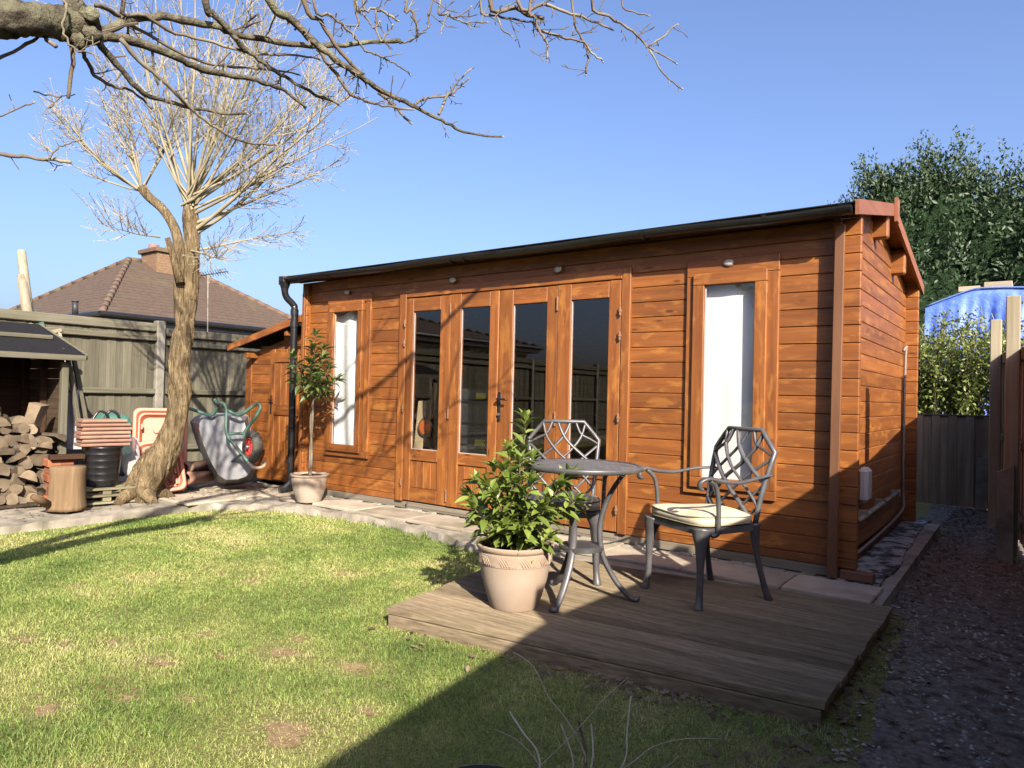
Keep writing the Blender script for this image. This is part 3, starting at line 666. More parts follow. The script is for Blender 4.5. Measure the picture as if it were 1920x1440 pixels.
# low board fence closing the far end of the path
M_GB = wood('gate_board', dark=(.15, .115, .08), mid=(.26, .205, .145), light=(.36, .29, .21), axis=2, rough=.85, spec=.1, k=1.0)
gt = thing('board_gate', (.2, 4.8, 0), 'low grey board panel closing the far end of the dark path', 'gate')
w = .0825
for i in range(9):
    x = -.17+w*i; MB().cbox(x+.002-.012*(i % 2), x+w-.002+.012*(i % 2), 4.744+.02*(i % 2), 4.762+.02*(i % 2), .02, 1.03, .002).build('gate_board', M_GB, gt)
for z in (.25, .85): MB().cbox(-.17, .6, 4.784, 4.81, z-.04, z+.04, .006).build('rail', M_FX, gt)
MB().cbox(-.17, .58, 4.742, 4.80, 1.03, 1.05, .004).build('capping', M_FX, gt)
fixn(MB().prism([(.43, 4.66, 0), (.53, 4.66, 0), (.53, 4.66, .60), (.43, 4.66, .56)], (0, .07, 0)).build('concrete_spur', M_CPOST, gt))

# ------------------------------------------------------------------ deck platform
deck = thing('deck_platform', (-.65, -1.3, 0), 'low weathered ribbed timber deck under the table and chairs', 'deck')
Lf, Rf, Rb, Lb = Vector((-1.59, -2.196, 0)), Vector((.362, -1.954, 0)), Vector((.366, -.47, 0)), Vector((-1.80, -.73, 0))
nb = 12; DZ = .092
for i in range(nb):
    t0, t1 = i/nb, (i+1)/nb
    a = Lf.lerp(Lb, t0); b = Rf.lerp(Rb, t0); c_ = Rf.lerp(Rb, t1); d_ = Lf.lerp(Lb, t1)
    gap = .007/(b-c_).length
    d_ = d_.lerp(a, gap); c_ = c_.lerp(b, gap)
    # ribbed top: cross-section with grooves, swept from left end to right end
    ng = 9; sec = [(0, -.028), (0, -.003), (.012, 0)]
    for g_ in range(ng):
        u = .04+.92*g_/ng; sec += [(u, 0), (u+.022, -.006), (u+.05, -.006), (u+.072, 0)]
    sec += [(.988, 0), (1, -.003), (1, -.028)]
    z_ = DZ+random.uniform(-.0015, .0015); mb = MB(); k = len(sec); e0 = random.uniform(-.006, .006)
    vs = [Vector((*(a.lerp(d_, s_[0])).xy, z_+s_[1]))+Vector((e0, 0, 0)) for s_ in sec] + [Vector((*(b.lerp(c_, s_[0])).xy, z_+s_[1]))+Vector((e0, 0, 0)) for s_ in sec]
    mb.add(vs, [(j, k+j, k+(j+1) % k, (j+1) % k) for j in range(k)] + [tuple(range(k)), tuple(range(k, 2*k))[::-1]])
    o = mb.build('deck_board', M_DECK, deck)
def wall_between(a, b, z0, z1, th, nm):
    MB().bar(a+Vector((0, 0, (z0+z1)/2)), b+Vector((0, 0, (z0+z1)/2)), th, z1-z0, .004).build(nm, M_DECK, deck)
ofs = Vector((.1, -.99, 0))*.005
wall_between(Lf+ofs*2+Vector((.01, .02, 0)), Rf+ofs*2+Vector((-.01, .02, 0)), -.015, .060, .026, 'fascia_board')
wall_between(Rf+Vector((-.03, .03, 0)), Rb+Vector((-.03, 0, 0)), -.01, .060, .026, 'fascia_board')
wall_between(Lf+Vector((.02, .03, 0)), Lb+Vector((.02, 0, 0)), -.01, .060, .026, 'fascia_board')
wall_between(Lf.lerp(Rf, .5)+Vector((0, .05, 0)), Lb.lerp(Rb, .5), .0, .060, .04, 'joist')

# ------------------------------------------------------------------ cast metal chairs, cushions, table
def make_chair():
    R = bpy.data.objects.new('garden_chair', None); put(R)
    sh = .405
    fr = MB()
    FW_, BW, FY, BY = .235, .205, -.215, .195
    corners = [(-FW_, FY), (FW_, FY), (BW, BY), (-BW, BY)]
    def rr(poly, r=.05, n=4):
        out = []
        for i, p in enumerate(poly):
            p = Vector(p); a = Vector(poly[i-1]); b = Vector(poly[(i+1) % len(poly)])
            da = (a-p).normalized()*r; db = (b-p).normalized()*r
            for k in range(n+1):
                t = k/n; q = (p+da)*(1-t)**2 + p*2*t*(1-t) + (p+db)*t*t; out.append(q)
        return out
    o_ = rr(corners, .06); i_ = [p*.86 for p in o_]; n = len(o_)
    vs = [Vector((*p, sh)) for p in o_]+[Vector((*p, sh-.035)) for p in o_]+[Vector((*p, sh)) for p in i_]+[Vector((*p, sh-.03)) for p in i_]
    fs = []
    for k in range(n):
        j = (k+1) % n
        fs += [(k, j, n+j, n+k), (2*n+k, 3*n+k, 3*n+j, 2*n+j), (k, 2*n+k, 2*n+j, j), (n+k, n+j, 3*n+j, 3*n+k)]
    fr.add(vs, fs)
    for t in np.linspace(-.17, .17, 7): fr.bar((t, FY+.03, sh-.012), (t*.9, BY-.03, sh-.012), .016, .008, .002)
    fixn(fr.build('seat_frame', M_IRON, R))
    for s_ in (-1, 1):
        # front cabriole leg
        P = bez([(s_*.195, -.185, sh-.01), (s_*.203, -.197, sh-.08), (s_*.207, -.202, .22), (s_*.208, -.203, .10), (s_*.214, -.212, .03), (s_*.217, -.216, 0)], 5)
        rad = lerpl([.058, .046, .030, .024, .019, .018, .0175, .020, .024, .025], len(P))
        MB().tube(P, rad, 10).build('leg', M_IRON, R, smooth=True)
        P = bez([(s_*.180, .185, sh), (s_*.186, .190, sh-.10), (s_*.196, .205, .2), (s_*.212, .24, .06), (s_*.222, .262, 0)], 5)
        MB().tube(P, lerpl([.036, .026, .018, .016, .016, .019, .022], len(P)), 10).build('leg', M_IRON, R, smooth=True)
    # back: outline and lattice in a plane leaning back
    def bk(u, w): return Vector((u, .188+.10*(w/.5)+.035*(w/.5)**2-.045*(1-(u/.22)**2)*min(1, w/.25), sh-.01+w))
    out = [(-.185, 0), (-.197, .15), (-.222, .385), (-.125, .50), (.125, .50), (.222, .385), (.197, .15), (.185, 0)]
    pts = []
    for i in range(len(out)-1):
        a = Vector(out[i]); b = Vector(out[i+1]); nseg = 4 if i in (1, 3, 5) else 3
        for k in range(nseg): pts.append(a.lerp(b, k/nseg))
    pts.append(Vector(out[-1]))
    MB().tube([bk(p.x, p.y) for p in pts], .0155, 8, flat=.85).build('back_frame', M_IRON, R, smooth=True)
    lat = [[(-.134, .49), (-.106, .40), (-.045, .32), (.01, .27), (.06, .23), (.15, .14), (.192, .09)], [(-.036, .495), (0, .415), (.05, .355), (.13, .285), (.208, .215)],
           [(-.075, .495), (-.106, .425), (-.165, .392), (-.220, .36)],
           [(-.216, .355), (-.15, .30), (-.08, .24), (0, .165), (.1, .075), (.16, .0)], [(-.205, .22), (-.12, .13), (-.04, .05), (.01, .0)], [(-.19, .10), (-.12, .03), (-.10, .0)]]
    for L_ in lat:
        for s_ in (-1, 1):
            P = bez([bk(s_*u, w)+Vector((0, -.004*s_, 0)) for u, w in L_], 5)
            MB().tube(P, .0132, 6, flat=.62).build('lattice_bar', M_IRON, R, smooth=True)
    for s_ in (-1, 1):
        P = bez([(s_*.215, .275, .66), (s_*.245, .16, .655), (s_*.262, .0, .635), (s_*.262, -.12, .645), (s_*.258, -.2, .66), (s_*.25, -.245, .645), (s_*.245, -.25, .615), (s_*.246, -.228, .607)], 5)
        MB().tube(P, lerpl([.013, .014, .016, .017, .018, .018, .016, .013], len(P)), 8, flat=.62).build('arm', M_IRON, R, smooth=True)
        P = bez([(s_*.258, -.19, .652), (s_*.250, -.145, .61), (s_*.246, -.125, .53), (s_*.243, -.12, .42), (s_*.240, -.125, .375), (s_*.225, -.15, .365)], 5)
        MB().tube(P, .0125, 8).build('arm_support', M_IRON, R, smooth=True)
    return R
chair = make_chair()
tag(chair, 'dark grey lattice-back metal garden chair half in shade by the right window', 'chair', 'metal garden chairs')
def place(o, loc, rz):
    o.location = loc; o.rotation_euler = (0, 0, rz)
C1, R1 = Vector((-.492, -.915, DZ)), math.radians(-27)
C2, R2 = Vector((-1.315, -1.06, DZ)), math.radians(31)
ch2 = copy_tree(chair); place(chair, C1, R1); place(ch2, C2, R2)
ch2['label'] = 'dark grey lattice-back metal garden chair behind the round table'
def cushion(loc, rz, label):
    n = 28; R = bpy.data.objects.new('seat_cushion', None); put(R); tag(R, label, 'cushion', 'cream chair cushions')
    def outl(a, s=1):
        c_, s_ = math.cos(a), math.sin(a); e = .42
        x = math.copysign(abs(c_)**e, c_)*.222*s; y = math.copysign(abs(s_)**e, s_)*.205*s
        return x*(1-.10*(y/.205)*.5), y
    prof = [(0, .064), (.5, .066), (.8, .060), (.95, .050), (1.0, .046), (1.012, .028), (1.0, .010), (.95, .004), (0, .002)]
    mb = MB(); vs = []
    for s, z in prof:
        for j in range(n):
            x, y = outl(2*math.pi*j/n+.05, s); vs.append(Vector((x, y, z+.006*math.sin(3*x/.2+2*y/.2)*(s > 0)*(z > .04))))
    mb.add(vs, [(i*n+j, i*n+(j+1) % n, (i+1)*n+(j+1) % n, (i+1)*n+j) for i in range(len(prof)-1) for j in range(n)])
    fixn(mb.build('pad', M_CUSH, R, smooth=True))
    for z in (.0475, .0085):
        mb = MB(); P = [Vector((*outl(2*math.pi*j/n+.05, 1.004), z+(.006*math.sin(3*outl(2*math.pi*j/n+.05)[0]/.2+2*outl(2*math.pi*j/n+.05)[1]/.2) if z > .03 else 0))) for j in range(n)]
        mb.tube(P+[P[0]], .0035, 5, cap=False).build('piping', M_PIPING, R, smooth=True)
    R.location = loc; R.rotation_euler = (0, 0, rz)
    return R
cushion(C1+Vector((0, 0, .406))+Matrix.Rotation(R1, 3, 'Z') @ Vector((0, -.015, 0)), R1, 'plain cream seat cushion on the chair by the right window')
cushion(C2+Vector((0, 0, .406))+Matrix.Rotation(R2, 3, 'Z') @ Vector((0, -.015, 0)), R2, 'cream seat cushion dappled by the table on the chair behind it')
TC = Vector((-.955, -1.425, DZ)); TZ = DZ+.70
tb = thing('garden_table', TC, 'small round dark grey metal table with pierced top', 'table', None)
rt = .315
fixn(MB().lathe([(rt-.028, .0), (rt-.004, .002), (rt, -.006), (rt-.003, -.022), (rt-.02, -.026), (rt-.028, -.018), (rt-.028, .0)], 48, TC+Vector((0, 0, .70))).build('table_rim', M_IRON, tb, smooth=True))
lt = MB(); sp = .036
for fam in (0, 1):
    for k in range(-8, 9):
        o = k*sp; h = math.sqrt(max(0, (rt-.024)**2-o*o))
        if h < .02: continue
        a, b = ((o, -h), (o, h)) if fam == 0 else ((-h, o), (h, o))
        ca, sa = math.cos(.55), math.sin(.55); rot = lambda p: Vector((p[0]*ca-p[1]*sa, p[0]*sa+p[1]*ca, 0))
        lt.bar(TC+rot(a)+Vector((0, 0, .690+.0015*fam)), TC+rot(b)+Vector((0, 0, .690+.0015*fam)), .020, .012, .003)
tag(lt.build('table_lattice', M_IRON, tb), kind='stuff')
for k in range(3):
    a = [math.atan2(-1.691+1.425, -.933+.955), math.atan2(.14, .24), math.atan2(.14, -.26)][k]
    dr = Vector((math.cos(a), math.sin(a), 0))
    P = [TC+dr*r_+Vector((0, 0, z)) for r_, z in ((.24, .685), (.20, .64), (.145, .55), (.105, .44), (.095, .33), (.12, .21), (.19, .09), (.26, .018), (.285, .012))]
    P = bez(P, 4)
    MB().tube(P, lerpl([.014, .017, .019, .021, .022, .021, .02, .019, .022], len(P)), 8, flat=.7).build('leg', M_IRON, tb, smooth=True)
    MB().lathe([(0, .025), (.02, .025), (.026, .01), (.022, 0), (0, 0)], 10, TC+dr*.285).build('foot', M_IRON, tb, smooth=True)
    MB().lathe([(0, 0), (.012, .0), (.008, .022), (0, .022)], 8, TC+dr*.25+Vector((0, 0, .665))).build('bolt', M_IRON, tb)
MB().lathe([(0, .012), (.108, .012), (.118, .006), (.118, -.012), (.105, -.016), (0, -.012)], 28, TC+Vector((0, 0, .27))).build('lower_shelf', M_IRON, tb, smooth=False)

# ------------------------------------------------------------------ leaves, potted plants
def leaf_mesh(name, m, L=.07, W=.022, curl=.25):
    me = MB(); n = 4; rows_ = []
    for i in range(n+1):
        t = i/n; w = W*math.sin(math.pi*min(.98, max(.04, t**.85)))*(1 if 0 < i < n else .15)
        z = -curl*L*t*t
        rows_.append([Vector((-w/2, t*L, z+.25*w)), Vector((0, t*L, z)), Vector((w/2, t*L, z+.25*w))])
    vs = [v for r_ in rows_ for v in r_]
    me.add(vs, [(i*3+j, i*3+j+1, (i+1)*3+j+1, (i+1)*3+j) for i in range(n) for j in range(2)])
    q = me.mesh(name, (0, 0, 0), True); q.materials.append(m)
    at_ = q.attributes.new('tone', 'FLOAT', 'POINT'); at_.data.foreach_set('value', [random.uniform(.35, .65)]*len(q.vertices))
    return q
def orient(d, roll):
    d = Vector(d).normalized(); u = Vector((0, 0, 1))
    x = d.cross(u); x = x.normalized() if x.length > .05 else Vector((1, 0, 0)); z = x.cross(d)
    m = Matrix((x, d, z)).transposed().to_4x4()
    return m @ Matrix.Rotation(roll, 4, 'Y')
def put_leaf(me, parent, p, d, s, roll):
    o = bpy.data.objects.new('leaf', me); COL.objects.link(o); o.parent = parent
    o.matrix_parent_inverse = WM[parent].inverted()
    o.matrix_basis = Matrix.Translation(p) @ orient(d, roll) @ Matrix.Scale(s, 4)
def pot(parent, c, r0, r1, h, band=True):
    pr = [(0, 0), (r0*.96, 0), (r0, .008), (r0+(r1-r0)*.55, h*.45), (r1*.90, h*.70)]
    if band: pr += [(r1*.915, h*.70), (r1*.95, h*.875), (r1*.935, h*.88)]
    else: pr += [(r1*.915, h*.72), (r1*.93, h*.86)]
    pr += [(r1*.935, h*.90), (r1*.975, h*.925), (r1, h*.95), (r1*1.0, h*.985), (r1*.97, h), (r1*.92, h*.99), (r1*.88, h*.9), (0, h*.86)]
    b = fixn(MB().lathe(pr, 56, c).build('pot', M_POT, parent, smooth=True))
    me = b.data
    b.data.set_sharp_from_angle(angle=math.radians(35)) if hasattr(b.data, 'set_sharp_from_angle') else None
    return b
pp = thing('potted_shrub', (-1.145, -1.75, DZ), 'leafy green bay shrub in a pale terracotta pot on the deck', 'potted plant')
PC = Vector((-1.145, -1.75, DZ+.0006))
pb = pot(pp, PC, .125, .197, .315)
for k in range(22):        # herringbone relief on the band
    a0 = 2*math.pi*k/22
    for j in range(4):
        f = j/4; up = (k % 2 == 0)
        def sp_(a, z): return PC+Vector((.1885*math.cos(a)*(.99+.02*(z/.315)), .1885*math.sin(a)*(.99+.02*(z/.315)), z))
        z0, z1 = .228, .270; aw = 2*math.pi/22
        a, b = a0+aw*f, a0+aw*(f+.55)
        mb = MB().bar(sp_(a, z0 if up else z1)-Vector(((sp_(a, z0)-PC).xy*.02).to_3d()), sp_(b, z1 if up else z0)-Vector(((sp_(b, z0)-PC).xy*.02).to_3d()), .0035, .0035, .001)
        mb.build('relief_line', M_POT, pb)
soil = MB().grid(lambda u, v: PC+Vector((.178*u*math.cos(2*math.pi*v), .178*u*math.sin(2*math.pi*v), .287+.012*random.random())), 6, 28).build('soil', M_SOIL, pp, smooth=True)
LEAFA = [leaf_mesh('bay_leaf', M_LEAF, .098, .038, c_) for c_ in (.1, .25, .4)]
stem_m = pm('green_stem', (.12, .10, .05), (.2, .17, .085), 20, None, .7, .2, 60, .002, .1)
def stem_leaves(par, P, n0, meshes, t0=.25, dens=30, s0=1.0, tip=6, spread=.9):
    Ln = sum((P[i+1]-P[i]).length for i in range(len(P)-1)); n = max(4, int(Ln*dens)); ang = random.random()*6
    for k in range(n):
        t = t0+(1-t0)*k/n; i = min(int(t*(len(P)-1)), len(P)-2); p = P[i].lerp(P[i+1], t*(len(P)-1)-i); ax = (P[i+1]-P[i]).normalized()
        ang += 2.4; s = ax.orthogonal().normalized(); s = Quaternion(ax, ang) @ s
        d = ax*random.uniform(.35, .8)+s*spread+Vector((0, 0, random.uniform(-.15, .25)))
        put_leaf(random.choice(meshes), par, p, d, s0*random.uniform(.7, 1.15), random.uniform(-.6, .6))
    ax = (P[-1]-P[-2]).normalized()
    for k in range(tip):
        s = Quaternion(ax, k*2.4) @ ax.orthogonal().normalized()
        put_leaf(random.choice(meshes), par, P[-1], ax+s*random.uniform(.3, .8), s0*random.uniform(.6, .95), random.uniform(-.4, .4))
# stems traced from the photograph: tips at these pixels (depth around the pot's 3.5 m)
base = PC+Vector((0, 0, .285))
tips = [((985, 790), 3.62), ((955, 850), 3.50), ((1000, 860), 3.66), ((895, 905), 3.42), ((925, 880), 3.62), ((1070, 895), 3.46), ((1035, 925), 3.60), ((905, 960), 3.62), ((895, 985), 3.45), ((1015, 955), 3.38), ((1060, 960), 3.66), ((960, 905), 3.36), ((965, 840), 3.7), ((1028, 1010), 3.4), ((930, 930), 3.3), ((985, 985), 3.3), ((945, 990), 3.36), ((880, 930), 3.5), ((915, 915), 3.34), ((1000, 905), 3.36), ((1050, 910), 3.38), ((945, 880), 3.4), ((975, 870), 3.46), ((890, 955), 3.36), ((1080, 940), 3.5)]
for (px, py), d_ in tips:
    tip_ = at(px, py, d_); b0 = base+Vector((random.uniform(-.04, .04), random.uniform(-.04, .04), -.01))
    mid = b0.lerp(tip_, .5)+Vector((random.uniform(-.02, .02), random.uniform(-.02, .02), -.03)); mid.xy = b0.xy.lerp(tip_.xy, .38)
    P = bez([b0, mid, tip_], 6)
    st = MB().tube(P, lerpl([.0065, .005, .003], len(P)), 6).build('stem', stem_m, pp, smooth=True)
    stem_leaves(st, P, 0, LEAFA, .26, 58, .95, 8)
# small standard bay tree in the pot by the downpipe
SP = Vector((-4.60, -.36, .0895))
sp = thing('potted_tree', SP, 'small standard bay tree in a terracotta pot before the black downpipe', 'potted plant')
pot(sp, SP, .115, .182, .262, False)
MB().grid(lambda u, v: SP+Vector((.165*u*math.cos(2*math.pi*v), .165*u*math.sin(2*math.pi*v), .236+.014*random.random())), 6, 28).build('soil', M_SOIL, sp, smooth=True)
for k in range(2):
    P = bez([SP+Vector((.006*k, .008*k, .23)), SP+Vector((-.012+.02*k, .01, .5)), SP+Vector((.022-.03*k, 0, .75)), SP+Vector((.02, .0, 1.0)), SP+Vector((.03, .01, 1.2))], 5)
    MB().tube(P, lerpl([.014, .011, .009, .007], len(P)), 7).build('stem', M_APTWIG, sp, smooth=True)
LEAFB = [leaf_mesh('dark_bay_leaf', M_LEAFD, .125, .042, c_) for c_ in (.15, .3, .5)]
c0 = SP+Vector((.02, 0, .93))
for (dx_, dz_, dy_) in ((-.22, .32, .03), (-.17, .44, -.08), (.0, .64, 0), (.06, .52, .08), (.17, .34, -.08), (.21, .22, .06), (-.12, .2, -.14), (.08, .22, -.16), (.0, .38, -.15), (-.05, .5, .1), (.13, .1, -.04), (-.08, .1, .08), (.0, .14, .16), (.1, .42, -.05)):
    tp = c0+RT*dx_+Vector((0, 0, dz_))+FW*dy_
    P = bez([c0+Vector((0, 0, dz_*.25)), c0.lerp(tp, .5)+Vector((0, 0, .03)), tp], 5)
    st = MB().tube(P, lerpl([.005, .0025], len(P)), 5).build('branch', stem_m, sp, smooth=True)
    stem_leaves(st, P, 0, LEAFB, .25, 50, .95, 7)

# ------------------------------------------------------------------ pollarded tree by the left fence
def twig_tree(mb, P, r0, depth, buds, n=5, k_side=8, Lr=(.25, .6)):
    """tube along P, then side twigs; buds collects tips"""
    mb.tube(P, lerpl([r0, r0*.45], len(P)), n, cap=False)
def grow(p, d, L, n, up=.12, wob=.12):
    P = [Vector(p)]; d = Vector(d).normalized()
    for i in range(n):
        d = (d+Vector((random.uniform(-wob, wob), random.uniform(-wob, wob), random.uniform(-wob, wob)+up))).normalized()
        P.append(P[-1]+d*L/n)
    return P
pol = thing('pollarded_tree', (-5.8, -1.35, .08), 'leaning bare tree with twisted trunk and pale pollarded shoots by the fence', 'tree')
D0 = 6.65
tp = [at(x, y, D0+dd) for x, y, dd in ((260, 940, 0), (267, 913, 0), (292, 872, .02), (314, 830, .05), (330, 789, .08), (338, 748, .1), (337, 718, .1), (335, 694, .1), (338, 665, .1), (343, 635, .1), (348, 606, .1), (357, 565, .1), (361, 515, .1), (361, 455, .1), (357, 415, .1), (355, 378, .1))]
P = bez(tp, 7); rad = lerpl([.155, .14, .150, .112, .090, .090, .106, .090, .087, .088, .090, .066, .062, .060, .064, .072, .04], len(P))
mb = MB(); n = 52
mb.tube(P, rad, n)
for i in range(len(P)):
    for j in range(n):
        v = mb.v[i*n+j]; a = j/n*6.283; q = i*.32
        q = i*.24; k = 1+.08*math.sin(3*a+q)+.05*math.sin(5*a+q*1.7+1)+.055*math.sin(9*a+q*2.4+.6*math.sin(q*2))+.05*math.sin(15*a+q*3.6+math.sin(q*3))+.035*random.uniform(-1, 1)
        mb.v[i*n+j] = P[i]+(v-P[i])*k
mb.build('trunk', M_BARK, pol, smooth=True)
for k in range(5):     # root flare
    a = k*1.3; b0 = tp[0]+Vector((0, 0, .13)); e_ = tp[0]+Vector((math.cos(a)*.3, math.sin(a)*.3, 0)); e_.z = .07
    MB().tube(bez([b0, b0.lerp(e_, .5)+Vector((0, 0, .02)), e_], 4), lerpl([.11, .07, .03], 9), 9).build('root', M_BARK, pol, smooth=True)
lp = bez([at(x, y, D0+.08) for x, y in ((345, 620), (338, 570), (337, 510), (335, 460), (326, 425), (305, 392), (280, 370), (266, 352))], 5)
MB().tube(lp, lerpl([.07, .06, .052, .048, .044, .042, .05], len(lp)), 10).build('limb', M_BARK, pol, smooth=True)
MB().tube([at(338, 530, D0), at(322, 470, D0-.03), at(314, 446, D0-.05)], [.042, .03, .026], 9).build('limb_stub', M_BARK, pol, smooth=True)
h1 = at(355, 385, D0+.1); h2 = at(266, 356, D0+.08)
bm_twig = MB(); bud = MB()
def add_bud(p, d, s=.012):
    d = Vector(d).normalized(); x = d.orthogonal().normalized(); y = d.cross(x)
    bud.add([p, p+d*s*.9+x*s*.35, p+d*s*.9+y*s*.35, p+d*s*.9-x*s*.35, p+d*s*.9-y*s*.35, p+d*s*2.2],
            [(0, 2, 1), (0, 3, 2), (0, 4, 3), (0, 1, 4), (5, 1, 2), (5, 2, 3), (5, 3, 4), (5, 4, 1)])
def shoot(p, d, L, r, parent, nside, sl=(.2, .5), up=.06):
    P = grow(p, d, L, 9, up, .07)
    MB().tube(P, lerpl([r, r*.8, r*.5, r*.25], len(P)), 6, cap=False).build('shoot', M_TWIG, parent, smooth=True)
    for k in range(nside):
        t = random.uniform(.22, .97); i = min(int(t*9), 8); q = P[i].lerp(P[i+1], t*9-i); ax = (P[i+1]-P[i]).normalized()
        s = Quaternion(ax, random.random()*6.28) @ ax.orthogonal().normalized()
        Ls = random.uniform(*sl)*(1.15-.6*t)
        P2 = grow(q, ax*.75+s*.75, Ls, 5, .10, .13); bm_twig.tube(P2, lerpl([max(.0042, r*.28), .0024], 6), 3, cap=False)
        for kk in range(random.randint(3, 5)):
            i2 = random.randint(1, 4); q2 = P2[i2]; a2 = (P2[i2+1]-P2[i2]).normalized()
            s2 = Quaternion(a2, random.random()*6.28) @ a2.orthogonal().normalized()
            P3 = grow(q2, a2*.8+s2*.8, random.uniform(.06, .2), 3, .1, .15); bm_twig.tube(P3, [.0026, .0022, .002, .0016], 3, cap=False)
            add_bud(P3[-1], P3[-1]-P3[-2], random.uniform(.009, .016))
        add_bud(P2[-1], P2[-1]-P2[-2], random.uniform(.01, .018))
    add_bud(P[-1], P[-1]-P[-2], .016)
Bk = Vector((FW.x, FW.y, 0)).normalized(); Rh = Vector((RT.x, RT.y, 0)).normalized(); Zv = Vector((0, 0, 1))
for k in range(33):
    an = math.radians(-40+118*(k+.5)/33+random.uniform(-4, 4)); az = random.uniform(-.55, .6)
    d = Rh*math.sin(an)+Zv*math.cos(an)+Bk*az*.8
    L_ = random.uniform(1.65, 2.45)*(1.0 if abs(an) < .7 else .88)
    shoot(h1+Rh*random.uniform(-.06, .06)+Zv*random.uniform(-.06, .08)+Bk*random.uniform(-.05, .05), d, L_, random.uniform(.008, .017), pol, 15)
for k in range(11):
    an = math.radians(-88+118*(k+.5)/11+random.uniform(-5, 5)); d = Rh*math.sin(an)+Zv*math.cos(an)+Bk*random.uniform(-.5, .5)
    shoot(h2+Zv*random.uniform(-.03, .03), d, random.uniform(.8, 1.35), random.uniform(.009, .016), pol, 12, (.15, .35))
for (px, py, ex, ey, r_) in ((365, 432, 690, 235, .021), (367, 418, 640, 320, .018), (362, 470, 560, 440, .012), (364, 440, 700, 190, .02), (352, 470, 420, 470, .011), (366, 400, 560, 310, .018), (300, 445, 190, 440, .008)):
    a = at(px, py, D0+.1); b = at(ex, ey, D0+random.uniform(-.5, .7)); shoot(a, (b-a), (b-a).length*1.02, r_, pol, 20, (.2, .5), .015)
tag(bm_twig.build('twigs', M_TWIG, pol), kind='stuff')
tag(bud.build('buds', M_BUD, pol), kind='stuff')

# ------------------------------------------------------------------ near fruit tree, trunk left of the frame, boughs hanging into the picture
ap = thing('fruit_tree', (-1.75, -5.55, 0), 'bare lichen-covered fruit tree bough reaching in overhead from the left', 'tree')
A0 = Vector((-1.75, -5.55, -.05))
l0 = at(-60, 30, 2.2); kn = at(150, 45, 2.45)
P = bez([A0, A0+Vector((.03, .06, .7)), A0+Vector((-.02, .2, 1.45)), A0+Vector((-.03, .55, 2.0))], 6)
trk = MB().tube(P, lerpl([.19, .15, .14, .13], len(P)), 16).build('trunk', M_APPLE, ap, smooth=True)
P = bez([A0+Vector((-.03, .5, 1.95)), A0.lerp(l0, .72)+Vector((0, 0, .62)), l0, at(40, 34, 2.3), at(100, 42, 2.4), kn, at(175, 50, 2.5)], 7)
mb = MB(); n = 20; rd = lerpl([.10, .068, .057, .053, .050, .054, .064, .03], len(P)); mb.tube(P, rd, n)
for i in range(len(P)):
    for j in range(n):
        mb.v[i*n+j] = P[i]+(mb.v[i*n+j]-P[i])*(1+.13*math.sin(2.1*j+i*.8)*math.sin(i*1.3)+random.uniform(-.07, .07))
mb.build('bough', M_APPLE, ap, smooth=True)
for (x, y, s_) in ((140, 12, .042), (170, 28, .03), (118, 58, .034), (172, 66, .032), (148, 76, .03)):
    c_ = at(x, y, 2.42); m_ = MB(); pr = [(0, -1), (.6, -.8), (1, -.1), (.8, .6), (0, 1)]
    m_.lathe([(a*s_*random.uniform(.9, 1.1), b*s_) for a, b in pr], 10, c_)
    for q in range(len(m_.v)): m_.v[q] = c_+(m_.v[q]-c_)*random.uniform(.7, 1.2)
    m_.build('burr', M_APPLE, ap, smooth=True)
